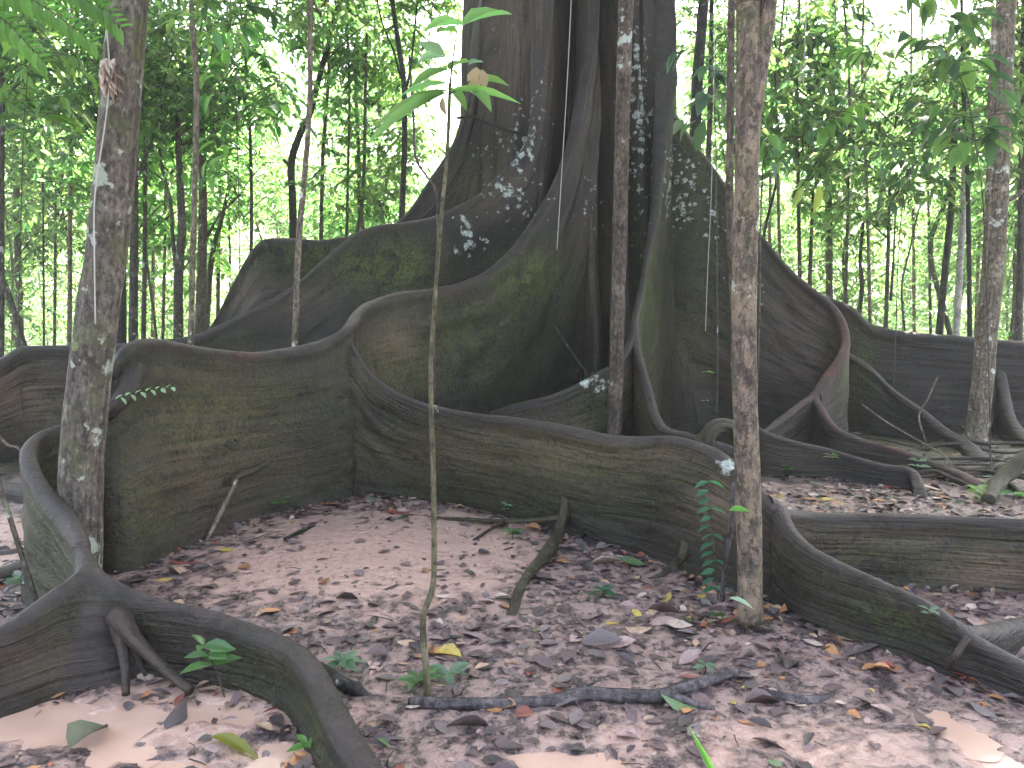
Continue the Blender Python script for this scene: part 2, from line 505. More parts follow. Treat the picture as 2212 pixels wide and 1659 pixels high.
def axis(lo, hi, step, far_lo, far_hi, g=1.16):
    a = list(np.arange(lo, hi, step))
    s, v = step, a[-1]
    while v < far_hi:
        s *= g; v += s; a.append(v)
    s, v = step, a[0]
    pre = []
    while v > far_lo:
        s *= g; v -= s; pre.append(v)
    return np.array(pre[::-1] + a)
gx, gy = axis(-4.2, 4.2, 0.017, -400, 400), axis(1.9, 7.2, .017, -60, 600)
GX, GY = np.meshgrid(gx, gy)
mb = MB()
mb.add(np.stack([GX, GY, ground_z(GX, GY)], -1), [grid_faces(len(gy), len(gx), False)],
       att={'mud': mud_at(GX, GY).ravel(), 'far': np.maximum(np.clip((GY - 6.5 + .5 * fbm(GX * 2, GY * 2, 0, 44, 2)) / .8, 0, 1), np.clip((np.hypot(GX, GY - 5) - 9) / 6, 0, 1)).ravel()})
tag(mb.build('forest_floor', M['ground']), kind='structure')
for wi, (cx, cy, a, b) in enumerate(PE):
    wz = float(ground_z(cx, cy, True)) - .012 + .0007 * (wi % 5)
    th = np.linspace(0, 2 * math.pi, 40, endpoint=False)
    rr = 1.7 + .12 * vnoise(np.cos(th) * 2 + cx * 7, np.sin(th) * 2, 0, 4)
    v = np.stack([cx + a * rr * np.cos(th), cy + b * rr * np.sin(th), np.full(40, wz)], 1)
    mb = MB()
    k = np.arange(40)
    mb.add(np.vstack([v, (cx, cy, wz)]), [np.stack([np.full(40, 40), k, (k + 1) % 40], 1)])
    tag(mb.build('puddle', M['puddle']), kind='structure')

# ------------------------------------------------------------------ the giant tree
TX = at(1228, 500, 11.0)[0]
giant = thing('buttress_tree', (TX, 11.0, 0), 'giant tree whose tall dark winding buttress roots spread over the muddy forest floor', 'tree')

BLOB = {  # picture x, y, half sizes, strength
    'lichen': [(1060, 310, 60, 60, .5), (1130, 330, 45, 120, .75), (1095, 420, 60, 60, .8), (1010, 510, 45, 50, .9), (1170, 200, 30, 80, .45), (1080, 50, 60, 60, .3),
               (1380, 250, 40, 260, .75), (1470, 400, 60, 90, .75), (1530, 480, 40, 60, .65), (1280, 825, 30, 20, .9), (1640, 640, 15, 30, .9), (1570, 1000, 30, 22, .9),
               (1275, 450, 40, 120, .45), (1200, 500, 15, 60, .5), (1600, 560, 40, 80, .4), (940, 880, 12, 8, .9)],
    'moss': [(1150, 610, 95, 75, .95), (1400, 640, 26, 170, 1.0), (1040, 740, 170, 130, .6), (660, 555, 110, 40, .95), (840, 575, 120, 60, 1.0), (1330, 890, 90, 60, .7),
             (110, 1100, 60, 200, .55), (480, 900, 250, 160, .42), (1150, 1000, 450, 120, .42), (1500, 480, 110, 260, .5), (330, 1100, 80, 120, .4), (1950, 1310, 110, 60, .6),
             (620, 1420, 120, 90, .45), (1900, 1200, 300, 60, .3), (870, 800, 120, 70, .55), (700, 1560, 60, 100, .5), (1010, 380, 60, 90, .35), (1850, 790, 40, 80, .9), (1500, 350, 60, 160, .6), (1480, 700, 60, 120, .5), (230, 1330, 120, 60, .3)],
    'tan': [(1220, 975, 330, 55, .8), (1560, 1090, 70, 70, .9), (850, 760, 60, 60, .8), (2130, 1230, 110, 45, 1.0), (1880, 1160, 250, 60, .45), (40, 870, 90, 70, 1.0), (470, 980, 130, 150, .6),
            (1300, 600, 60, 160, .45), (1130, 80, 120, 200, .55), (1740, 740, 130, 120, .5), (1500, 780, 90, 110, .5), (600, 640, 90, 40, .45), (1300, 200, 90, 160, .4), (100, 1420, 160, 50, .3), (1372, 860, 42, 75, 1.2), (1060, 120, 50, 160, .35), (1060, 400, 90, 60, .5), (330, 1060, 120, 120, .3), (600, 1010, 60, 60, .4)],
    'red': [(1822, 720, 18, 60, .9), (1790, 800, 30, 24, .9), (1720, 860, 40, 26, .7), (1800, 900, 45, 40, .6), (1950, 970, 90, 22, .6), (2110, 1030, 60, 24, .6), (1740, 600, 60, 50, .35),
            (535, 768, 22, 9, 1.2), (1010, 640, 45, 14, .8), (1690, 1080, 20, 20, .3), (2180, 1060, 60, 30, .4)],
}
def blobs(P, which):
    px, py = topix(P)
    r = np.zeros(px.shape)
    for (x, y, a, b, s) in BLOB[which]:
        r = np.maximum(r, s * np.exp(-(((px - x) / a) ** 2 + ((py - y) / b) ** 2) * .8))
    return r

# trunk: a fluted column
def build_trunk():
    zs = np.concatenate([np.linspace(-.2, 5.5, 150), np.linspace(5.6, 16, 40)])
    th = np.linspace(0, 2 * math.pi, 320, endpoint=False)
    Z, T = np.meshgrid(zs, th, indexing='ij')
    rc = .98 + .45 * np.exp(-Z / 2.2)
    r = rc * (1 + 0 * T)
    # lobes: angle from straight towards the camera, positive to the right; half width, reach
    for deg, wd, amp in ((-80, 16, .42), (-48, 11, .24), (-32, 8, .20), (-19, 6, .42), (-11, 4, .20), (6, 7, .50), (25, 6, .36), (37, 5, .30), (51, 6, .42), (90, 15, .42), (130, 14, .4), (175, 14, .4), (225, 14, .4), (255, 12, .3)):
        d = (np.degrees(T) - deg + 180) % 360 - 180
        d = d + 3 * vnoise(Z * .35, deg * 1.7, 0, 31)
        r = r + amp * np.exp(-(d / wd) ** 2) * (1 + .5 * np.exp(-Z / 2.5)) * (1 - .35 * np.clip((Z - 5) / 8, 0, 1))
    for deg, wd, amp in ((-4, 5, .62), (44, 4, .3), (15, 2.5, .36), (31, 2.5, .22), (72, 5, .2)):     # clefts
        d = (np.degrees(T) - deg + 180) % 360 - 180
        d = d + 4 * vnoise(Z * .4, deg * 2.3, 0, 33)
        r = r - amp * np.exp(-(d / wd) ** 2)
    r = r + .035 * fbm(np.cos(T) * 3, np.sin(T) * 3, Z * .8, 12, 4) + .012 * fbm(np.cos(T) * 9, np.sin(T) * 9, Z * 5, 14, 3)
    V = np.stack([TX + r * np.sin(T), 11.0 - r * np.cos(T), Z], -1)
    mb = MB()
    P = V.reshape(-1, 3)
    mb.add(P, [grid_faces(len(zs), len(th), True)[:, ::-1]], uv=np.stack([Z * .9, T * 1.2], -1).reshape(-1, 2),
           att={'crest': np.zeros(len(P)), 'moss': blobs(P, 'moss'), 'tan': blobs(P, 'tan'), 'lichen': blobs(P, 'lichen'), 'red': blobs(P, 'red') * 0})
    return mb.build('trunk', M['giant'], giant)
build_trunk()

def toview(X, Y, z, w):
    px, py = topix(np.array((X, Y, z)))
    return (float(px), float(py), Y, w)
def wall(pts, seed, wt=.04, step=.04, rows=30, wave=1.0, name='buttress_root', flare=.75, label=None, amp=1.0, lean=1.0, into=None):
    """a winding buttress: picture points of its crest with the depth of each; optional 4th value is the half thickness"""
    P = np.array([list(at(q[0], q[1], q[2])) + [q[3] if len(q) > 3 else wt] for q in pts])
    S, t = spline(np.column_stack([P[:, :2], np.zeros(len(P)), P[:, 2:]]), step)
    c, h, w = S[:, :2], np.maximum(S[:, 3], -.12), S[:, 4]
    tan = np.gradient(c, axis=0)
    tan = unit(tan)
    # soften the facing so tight bends stay clean
    nor = np.stack([tan[:, 1], -tan[:, 0]], 1)
    for _ in range(3):
        nor[1:-1] = (nor[:-2] + nor[1:-1] * 2 + nor[2:]) / 4
    nor = unit(nor)
    w = w * (1 + .45 * fbm(t * 1.3, seed * 3.3, 0, seed + 2, 3))
    h = h + .016 * fbm(t * 2.1, seed, 0, seed, 4) * np.minimum(1, h * 2)
    n = len(c)
    k = np.linspace(0, 1, rows) ** .9
    cap = np.linspace(0, math.pi / 2, 6)[1:]
    # left side up, over the crest, right side down
    side, zz, cr = [], [], []
    zb = -.2
    hh = h[:, None] - w[:, None]
    zs = zb + (hh - zb) * k[None]
    below = hh - zs
    ww = w[:, None] * (1 + .22 * np.exp(-(below / .035) ** 2) - .10 * np.exp(-((below - .10) / .06) ** 2)) \
        + w[:, None] * flare * np.exp(-np.maximum(zs, 0) / .10) + .012 * np.clip(below, 0, 4)
    topw = ww[:, -1:]
    capw = topw * np.cos(cap)[None]
    capz = hh + w[:, None] * np.sin(cap)[None] * 1.0
    zz = np.concatenate([zs, capz, capz[:, -2::-1], zs[:, ::-1]], 1)
    off = np.concatenate([-ww, -capw, capw[:, -2::-1], ww[:, ::-1]], 1)
    sgn = np.sign(off + 1e-9)
    dep = np.clip(h[:, None] - zz, 0, None)
    tt = t[:, None]
    g = amp * (.020 * fbm(tt * 2.6, zz * 3.2, seed + sgn * 2, seed + 3, 3) + .016 * fbm(tt * .9, dep * 8, seed, seed, 3) + .010 * fbm(tt * 2.2, dep * 17 + sgn * 3, seed, seed + 5, 3)) * np.clip(dep / .1, .15, 1)
    off = off + sgn * g
    cen = lean * .075 * fbm(tt * .8, dep * 1.1, seed * 1.7, seed + 9, 2) * np.clip(dep / .5, 0, 1) * np.clip(h[:, None] / .5, .2, 1)
    lat = off + cen * wave
    X = c[:, 0:1] + nor[:, 0:1] * lat
    Y = c[:, 1:2] + nor[:, 1:2] * lat
    V = np.stack([X, Y, zz], -1)
    m = V.shape[1]
    Pv = V.reshape(-1, 3)
    FOOT.append((c, w * (1 + flare), nor, nm_of(name)))
    mb = MB() if into is None else into
    crest = (np.exp(-(dep / .055) ** 2) * 1.0).ravel()
    mb.add(Pv, [grid_faces(n, m, True)], uv=np.stack([np.broadcast_to(tt, zz.shape), zz / np.maximum(h[:, None], .35) * 1.05], -1).reshape(-1, 2) + np.array((seed * 13.7, 0)),
           att={'crest': crest, 'moss': blobs(Pv, 'moss') * (1 - .8 * crest), 'tan': blobs(Pv, 'tan') * (1 - crest), 'lichen': blobs(Pv, 'lichen'), 'red': blobs(Pv, 'red')})
    # close both ends
    for r0 in (0, n - 1):
        ring = V[r0]
        q = m // 2
        L_, R_ = ring[:q + 1], ring[::-1][:m - q]
        kk_ = min(len(L_), len(R_))
        vv = np.vstack([L_[:kk_], R_[:kk_]])
        i = np.arange(kk_ - 1)
        f = np.stack([i, i + 1, i + 1 + kk_, i + kk_], 1)
        mb.add(vv, [f if r0 else f[:, ::-1]], uv=np.full((len(vv), 2), .3))
    if into is not None: return
    o = mb.build(name, M['giant'], giant)
    if label: o['label'] = label
    return o
FOOT = []
nm_of = lambda q: q

J = (752, 702, 6.15)
K = (188, 1212, 3.15)
MM = (1682, 1090, 3.93)
Q = (1762, 848, 8.0)
ROOTS = {
 'E': [(1120, -90, 10.3, .16), (1075, -40, 10.33, .15), (1036, 0, 10.36, .13), (1017, 150, 10.28, .12), (986, 290, 10.2, .10), (930, 383, 10.1, .08), (865, 473, 10.0, .07), (800, 502, 9.8, .065), (700, 517, 9.55, .065), (620, 515, 9.35, .07), (572, 518, 9.25, .08), (548, 545, 9.3, .08),
       (508, 612, 9.45), (458, 705, 9.6), (380, 770, 9.8), (280, 820, 10.0)],
 'C': [(1172, -90, 9.62, .09), (1166, 60, 9.55, .08), (1160, 190, 9.5, .065), (1143, 292, 9.45, .06), (1100, 357, 9.35, .05), (1040, 414, 9.2), (980, 449, 9.0), (930, 470, 8.85), (870, 478, 8.7), (812, 486, 8.6), (765, 504, 8.5), (718, 543, 8.4),
       (640, 612, 8.3), (560, 660, 8.2), (470, 705, 8.1), (400, 728, 8.0), (250, 741, 7.9), (100, 746, 7.8), (42, 750, 7.65), (5, 772, 7.5), (-60, 800, 7.3), (-180, 830, 7.4)],
 'A': [(1284, -90, 9.5, .10), (1274, 60, 9.46, .09), (1258, 180, 9.36, .075), (1226, 330, 9.1, .06), (1180, 430, 8.8, .055), (1120, 520, 8.45, .055), (1060, 580, 8.1, .05), (1000, 610, 7.8), (930, 625, 7.5), (860, 632, 7.2), (802, 650, 6.85), (770, 676, 6.45), J],
 'L': [(790, 662, 6.7), J, (703, 732, 6.0, .055), (620, 753, 5.75, .05), (520, 757, 5.4), (430, 746, 5.05), (350, 735, 4.75), (292, 738, 4.53), (256, 760, 4.4), (233, 805, 4.36), (205, 860, 4.42), (170, 898, 4.45), (125, 917, 4.42), (82, 934, 4.32), (60, 965, 4.15),
       (70, 1012, 3.93), (105, 1062, 3.74), (145, 1112, 3.55), (170, 1152, 3.38), (182, 1186, 3.25), K],
 'KL': [(182, 1186, 3.25), K, (150, 1243, 3.05), (100, 1278, 2.96), (50, 1316, 2.89), (0, 1352, 2.83), (-80, 1400, 2.75), (-220, 1470, 2.7)],
 'N': [(180, 1196, 3.25), (190, 1214, 3.15), (230, 1238, 3.14), (290, 1266, 3.12), (400, 1302, 3.08), (480, 1326, 3.03), (550, 1353, 2.97), (610, 1377, 2.88), (652, 1404, 2.78), (686, 1452, 2.64), (712, 1505, 2.5), (742, 1562, 2.38), (775, 1620, 2.26), (808, 1668, 2.16), (860, 1740, 2.05)],
 'KF': [toview(-1.83, 3.22, .47, .03), toview(-1.77, 3.13, .41, .055), toview(-1.725, 3.06, .28, .075), toview(-1.69, 3.005, .13, .085), toview(-1.665, 2.97, .02, .08), toview(-1.64, 2.94, -.10, .06)],
 'R': [(775, 676, 6.5), (750, 706, 6.17), (764, 742, 6.12), (788, 787, 6.15), (832, 829, 6.12), (900, 865, 6.02), (1000, 890, 5.78), (1100, 901, 5.48), (1200, 914, 5.18), (1300, 935, 4.9), (1380, 940, 4.68), (1450, 945, 4.47), (1520, 962, 4.27), (1566, 982, 4.15), (1602, 1012, 4.06), (1642, 1052, 3.98), MM],
 'MF': [(1642, 1052, 3.98), MM, (1690, 1112, 3.85), (1708, 1142, 3.75), (1752, 1181, 3.6), (1820, 1216, 3.46), (1900, 1251, 3.32), (1980, 1286, 3.2), (2040, 1320, 3.1), (2082, 1352, 3.05), (2132, 1386, 3.0), (2212, 1431, 2.9), (2330, 1500, 2.78)],
 'MR': [(1660, 1068, 3.95), (1690, 1096, 4.0), (1745, 1103, 4.15), (1850, 1108, 4.2), (1950, 1112, 4.15), (2060, 1117, 4.1), (2212, 1121, 4.0), (2360, 1124, 3.95)],
 'MS': [(2060, 1334, 3.08), (2090, 1350, 3.08), (2125, 1352, 3.18), (2165, 1346, 3.3), (2212, 1338, 3.42), (2330, 1325, 3.5)],
 'P': [(1440, -90, 9.95, .10), (1434, 100, 9.85, .09), (1426, 300, 9.55, .07), (1420, 400, 9.2, .06), (1403, 525, 8.7), (1386, 620, 8.2), (1374, 672, 7.85), (1371, 706, 7.6), (1357, 742, 7.4), (1332, 782, 7.22), (1300, 798, 7.12), (1247, 830, 7.02), (1180, 856, 6.95), (1110, 873, 6.95), (1060, 890, 7.0)],
 'PR': [(1371, 690, 7.7), (1374, 735, 7.45), (1388, 790, 7.2), (1404, 850, 6.9), (1418, 895, 6.65), (1445, 925, 6.45), (1510, 942, 6.3), (1590, 965, 6.2)],
 'F': [(1375, -90, 10.0, .16), (1416, 20, 10.25, .15), (1430, 130, 10.2, .13), (1450, 220, 10.1, .11), (1490, 292, 10.0, .09), (1550, 372, 9.9, .075), (1600, 450, 9.75, .065), (1650, 511, 9.6, .06), (1700, 571, 9.5), (1760, 624, 9.3), (1797, 652, 9.15), (1820, 692, 8.95), (1827, 735, 8.7), (1815, 773, 8.4), (1785, 810, 8.2), Q],
 'FL': [(1785, 810, 8.2), (1758, 850, 8.0), (1735, 866, 7.85), (1700, 892, 7.65), (1665, 917, 7.45), (1630, 945, 7.3)],
 'FR': [(1785, 810, 8.2), Q, (1772, 876, 7.8), (1802, 917, 7.5), (1860, 946, 7.3), (1930, 966, 7.1), (1990, 986, 6.9), (2060, 1011, 6.6), (2110, 1036, 6.35), (2150, 1062, 6.2)],
 'H': [(1625, 915, 7.1), (1652, 928, 6.9), (1702, 946, 6.8), (1800, 971, 6.7), (1900, 1000, 6.45), (1968, 1012, 6.3), (1985, 1045, 6.1), (1992, 1080, 5.95)],
 'G': [(1690, 590, 10.6), (1790, 641, 10.2), (1842, 662, 10.0), (1882, 699, 9.9), (1950, 715, 9.8), (2060, 725, 9.7), (2212, 737, 9.6), (2400, 748, 9.5)],
 'G2': [(1815, 750, 9.5), (1880, 791, 9.1), (1930, 841, 8.9), (1990, 883, 8.6), (2040, 923, 8.3), (2092, 955, 7.9), (2130, 1000, 7.4), (2170, 1050, 6.9)],
 'GX': [(2160, 800, 9.3), (2172, 850, 9.0), (2188, 905, 8.6), (2230, 950, 8.2), (2300, 990, 8)],
 'X1': [(-90, 1030, 6.3), (0, 1040, 6.15), (60, 1050, 6.0), (130, 1068, 5.8)],
 'X2': [(-90, 1205, 4.55), (0, 1192, 4.6), (70, 1180, 4.75)],
 'X3': [(-60, 1245, 4.05), (20, 1222, 4.2), (75, 1200, 4.4)],
}
RL = {'L': 'serpentine root wall that curls around the grey leaning trunk at left', 'R': 'curving root wall across the middle above the pink mud', 'F': 'steep right-hand flank of the trunk, its curled edge reddish',
      'P': 'thin edge-on middle root, bright green moss on its right side', 'C': 'high root wall with white lichen sweeping far left', 'MF': 'low root sloping down to the lower right corner', 'N': 'near root snaking down to the bottom edge'}
WT = {'KF': .05, 'E': .07, 'C': .05, 'A': .045, 'L': .038, 'KL': .036, 'N': .036, 'R': .036, 'MF': .034, 'MR': .034, 'MS': .034, 'P': .035, 'PR': .035, 'F': .05, 'FL': .035, 'FR': .035, 'H': .03, 'G': .06, 'G2': .045, 'GX': .05, 'X1': .05, 'X2': .05, 'X3': .05}
CURL = MB()      # the curled root at left and its two arms grow together
for i, (nm, pts) in enumerate(ROOTS.items()):
    near = min(q[2] for q in pts) < 6.3
    wall(pts, i + 3, WT[nm], .028 if near else .045, 44 if near else 52, label=RL.get(nm), into=CURL if nm in ('L', 'KL', 'N', 'KF') else None)

def root_tube(pts, seed, name='prop_root', mat='giant', parent=giant, lab=None, into=None, moss=.35, crest=.4):
    """pts: picture x, y, depth, radius"""
    mb = MB()
    P = np.array([list(at(*q[:3])) + [q[3]] for q in pts])
    tube(mb, P, .02, 12, .22, 9, seed=seed)
    n = mb.n
    if into is not None:
        into.add(np.concatenate(mb.v), mb.f, att={'crest': np.full(n, .5), 'moss': np.full(n, .1), 'tan': np.full(n, .1), 'lichen': np.zeros(n), 'red': np.zeros(n)}, uv=np.concatenate(mb.uv))
        return
    mb.att = {'crest': [np.full(n, crest)], 'moss': [np.full(n, moss)], 'tan': [np.full(n, .25)], 'lichen': [np.zeros(n)], 'red': [np.zeros(n)]}
    o = mb.build(name, M[mat], parent)
    if lab: o['label'] = lab
    return o
def gp(x, y, r, up=0.0):
    p = onground(x, y, up)
    return (x, y, p[1], r)
root_tube([(255, 1330, 3.08, .06), (285, 1375, 3.0, .035), (330, 1420, 2.96, .026), (370, 1458, 2.93, .022), (412, 1492, 2.88, .018)], 41, moss=0)
root_tube([(255, 1350, 3.05, .04), (264, 1400, 3.0, .024), (270, 1450, 2.95, .017), (272, 1500, 2.88, .016)], 42, moss=0)
root_tube([(268, 1375, 3.05, .03), (290, 1410, 3.03, .014), (305, 1440, 3.02, .01), (315, 1458, 3.0, .009)], 43, moss=0)
root_tube([(1222, 1065, 5.1, .03), (1218, 1110, 4.98, .03), (1205, 1150, 4.88, .036), gp(1185, 1190, .04, .06), gp(1155, 1225, .03, .03), gp(1125, 1270, .03, .01), gp(1103, 1335, .028, -.02)], 44)
root_tube([(1208, 1120, 4.95, .022), (1150, 1124, 5.05, .017), (1085, 1126, 5.15, .016), (1000, 1122, 5.3, .014), (930, 1118, 5.45, .012), gp(880, 1112, .009, .0)], 45)
root_tube([(1090, 1126, 5.14, .012), (1060, 1143, 5.0, .012), gp(1022, 1168, .010, .0)], 46)
root_tube([(1216, 1130, 4.95, .014), (1217, 1170, 4.88, .013), gp(1222, 1218, .010, -.01)], 47)
root_tube([(1482, 1170, 4.33, .028), (1478, 1195, 4.28, .03), gp(1462, 1218, .028, .03), gp(1430, 1242, .02, .0), gp(1405, 1252, .014, -.01)], 48)
root_tube([(300, 790, 4.46, .05), (283, 830, 4.38, .055), (262, 865, 4.32, .05), (240, 885, 4.3, .04), (205, 900, 4.38, .035)], 49, 'root_branch', into=CURL)
root_tube([(1540, 985, 5.2, .03), (1535, 945, 5.2, .035), (1553, 925, 5.25, .036), (1580, 928, 5.3, .036), (1594, 960, 5.3, .034), (1600, 1010, 5.3, .03)], 50, 'root_branch')
root_tube([(1500, 975, 5.3, .03), (1515, 945, 5.35, .03), (1545, 915, 5.4, .034), (1585, 918, 5.45, .032), (1605, 950, 5.45, .03), (1612, 1010, 5.4, .03)], 51, 'root_branch')
root_tube([(2092, 1378, 2.97, .010), (2078, 1395, 2.96, .013), (2062, 1420, 2.96, .013), gp(2040, 1450, .014, .0), gp(2018, 1470, .010, -.01)], 52, moss=0)
root_tube([(2280, 960, 6.4, .07), (2212, 995, 6.3, .07), (2160, 1040, 6.15, .06), gp(2135, 1080, .05, .03)], 53)
root_tube([gp(2215, 1075, .03, .02), gp(2190, 1055, .028, .04), gp(2168, 1035, .028, .04), gp(2150, 1000, .025, .0)], 54)
rr_ = random.Random(5)
for k in range(13):
    x, y = rr_.uniform(1820, 2230), rr_.uniform(950, 1045)
    g = onground(x, y); r0 = rr_.uniform(.012, .032)
    P_, az = [], rr_.uniform(-.9, .5) + (math.pi if rr_.random() < .4 else 0)
    for q in range(6):
        zz_ = .5 * r0 + rr_.uniform(0, .07) * (1 if 0 < q < 5 else -.3)
        P_.append(toview(g[0], g[1], zz_, r0 * (1 - q * .13)))
        az += rr_.uniform(-.5, .5)
        g = g + np.array((math.cos(az) * .3, math.sin(az) * .22, 0))
    root_tube(P_, 70 + k, 'surface_root', crest=.05, moss=.1)
root_tube([(505, 948, 5.16, .012), (492, 958, 5.12, .018), (505, 970, 5.1, .016), (520, 960, 5.12, .014), (508, 950, 5.16, .010)], 55, 'root_knot')
root_tube([(575, 1000, 5.48, .02), (545, 1018, 5.34, .025), (510, 1030, 5.2, .028), (502, 1050, 5.12, .02)], 56, 'root_knot')

# the curled root: one skin over the parts collected in CURL, softened where they meet
def grown_together(src, vox, spots, name, label):
    tmp = bpy.data.objects.new('tmp', src.mesh('tmp', M['giant']))
    C.objects.link(tmp)
    md = tmp.modifiers.new('skin', 'REMESH')
    md.mode, md.voxel_size = 'VOXEL', vox
    dg = bpy.context.evaluated_depsgraph_get()
    me = tmp.evaluated_get(dg).to_mesh()
    n = len(me.vertices)
    co = np.empty(n * 3, np.float32); me.vertices.foreach_get('co', co); co = co.reshape(-1, 3).astype(float)
    ed = np.empty(len(me.edges) * 2, np.int32); me.edges.foreach_get('vertices', ed); ed = ed.reshape(-1, 2)
    lt = np.empty(len(me.polygons), np.int32); me.polygons.foreach_get('loop_total', lt)
    ls = np.empty(len(me.polygons), np.int32); me.polygons.foreach_get('loop_start', ls)
    li = np.empty(len(me.loops), np.int32); me.loops.foreach_get('vertex_index', li)
    quads = li[ls[lt == 4][:, None] + np.arange(4)]
    tris = li[ls[lt == 3][:, None] + np.arange(3)]
    tmp.to_mesh_clear() if False else None
    wgt = np.full(n, .22)
    for (p_, rad, k_) in spots:
        wgt = np.maximum(wgt, k_ * np.exp(-((np.linalg.norm(co - p_, axis=1) / rad) ** 2)))
    deg = np.bincount(ed.ravel(), minlength=n).astype(float)[:, None]
    for it in range(44):
        acc = np.stack([np.bincount(ed[:, 0], co[ed[:, 1], a], n) + np.bincount(ed[:, 1], co[ed[:, 0], a], n) for a in range(3)], 1) / np.maximum(deg, 1)
        f = wgt[:, None] if it < 4 else np.where(wgt > .25, wgt, 0)[:, None]
        co = co + f * (acc - co)
    from mathutils.kdtree import KDTree
    sv_ = np.concatenate(src.v)
    kd = KDTree(len(sv_))
    for i_, q in enumerate(sv_): kd.insert(q, i_)
    kd.balance()
    idx = np.array([kd.find(q)[1] for q in co])
    uv = np.concatenate(src.uv)[idx]
    uv[:, 0] = co[:, 0] * .75 - co[:, 1] * .55
    v_ = uv[:, 1].copy()
    wv = np.clip(wgt * 1.3, 0, 1)
    for it in range(120):
        av = (np.bincount(ed[:, 0], v_[ed[:, 1]], n) + np.bincount(ed[:, 1], v_[ed[:, 0]], n)) / np.maximum(deg[:, 0], 1)
        v_ = v_ + np.where(wv > .3, wv, 0) * (av - v_)
    uv[:, 1] = v_
    out = MB()
    out.add(co, [quads, tris], att={k_: np.concatenate(l)[idx] for k_, l in src.att.items()}, uv=uv)
    bpy.data.objects.remove(tmp)
    o = out.build(name, M['giant'], giant)
    o['label'] = label
grown_together(CURL, .013, [(np.array((-1.74, 3.06, .25)), .36, .8), (np.array((-1.5, 2.98, .2)), .2, .7)], 'buttress_root', 'long root wall at left that curls round the grey trunk and ends in two arms')

# unseen crown above the frame, added and shaped to keep sun off the foreground
mb = MB()
n = 34000
P = np.stack([TX + rng.uniform(-15, 15, n), rng.uniform(2.5, 15.6, n), 11.5 + rng.uniform(0, 3, n)], 1)
P = P[((P[:, 0] - TX) / 15) ** 4 + ((P[:, 1] - 9) / 6.8) ** 8 < 1]
n = len(P)
d = unit(rng.normal(size=(n, 3)) * (1, 1, .35))
g = rng.uniform(.6, 1.4, (n, 1)) * np.array((.045, .085, .022))
leaves(mb, P, d, unit(rng.normal(size=(n, 3)) * .35 + (0, 0, 1)), rng.uniform(.5, .85, n), rng.uniform(.32, .5, n), g)
for j in range(9):
    aa = j * .7
    tube(mb, [(TX, 11, 10 + .3 * j, .35), (TX + 2 * math.cos(aa), 11 + 2 * math.sin(aa), 11.8, .25), (TX + 6 * math.cos(aa), 7.5 + 5 * math.sin(aa), 13.5, .1), (TX + 10 * math.cos(aa), 9.5 + 6 * math.sin(aa), 14.0, .02)], .3, 8, mat=1)
mb.build('crown', [M['leaf'], M['mid_bark']], giant)

# ------------------------------------------------------------------ trunks measured from the picture
def trunk_path(pts, depth, w0, w1, base=True, lean_d=0.0):
    """picture points top to bottom at one depth; widths in picture units; carried down to the ground"""
    P = []
    n = len(pts)
    for i, (x, y) in enumerate(pts):
        f = i / (n - 1)
        P.append(list(at(x, y, depth + lean_d * (1 - f))) + [(w0 + (w1 - w0) * f) * depth / F0 / 2])
    if base:
        a, b = np.array(P[-2]), np.array(P[-1])
        if b[2] > .05:
            s = (b[2] + .12) / max(.2, a[2] - b[2])
            dx = np.clip((b[0] - a[0]) * s, -.25, .25)
            P.append([b[0] + dx * .6, b[1], b[2] * .5, b[3] * 1.04])
            P.append([b[0] + dx * .9, b[1], .13, b[3] * 1.12])
            P.append([b[0] + dx, b[1], -.1, b[3] * 1.45])
    return P
def extend_up(P, to_z):
    a, b = np.array(P[0]), np.array(P[1])
    if a[2] < to_z:
        d = (a - b) / max(.1, a[2] - b[2])
        d[:2] = np.clip(d[:2], -.25, .25)
        top = a + d * (to_z - a[2])
        top[3] = max(a[3] * .55, .004)
        return [list(top)] + [list(q) for q in P]
    return P

GREENS = np.array([(.058, .115, .042), (.075, .14, .05), (.11, .175, .06), (.042, .09, .038), (.15, .205, .075), (.036, .075, .042)])
def pick(n, r, pal=GREENS, p=None):
    c = pal[r.choice(len(pal), n, p=p)]
    return c * r.uniform(.75, 1.25, (n, 1))

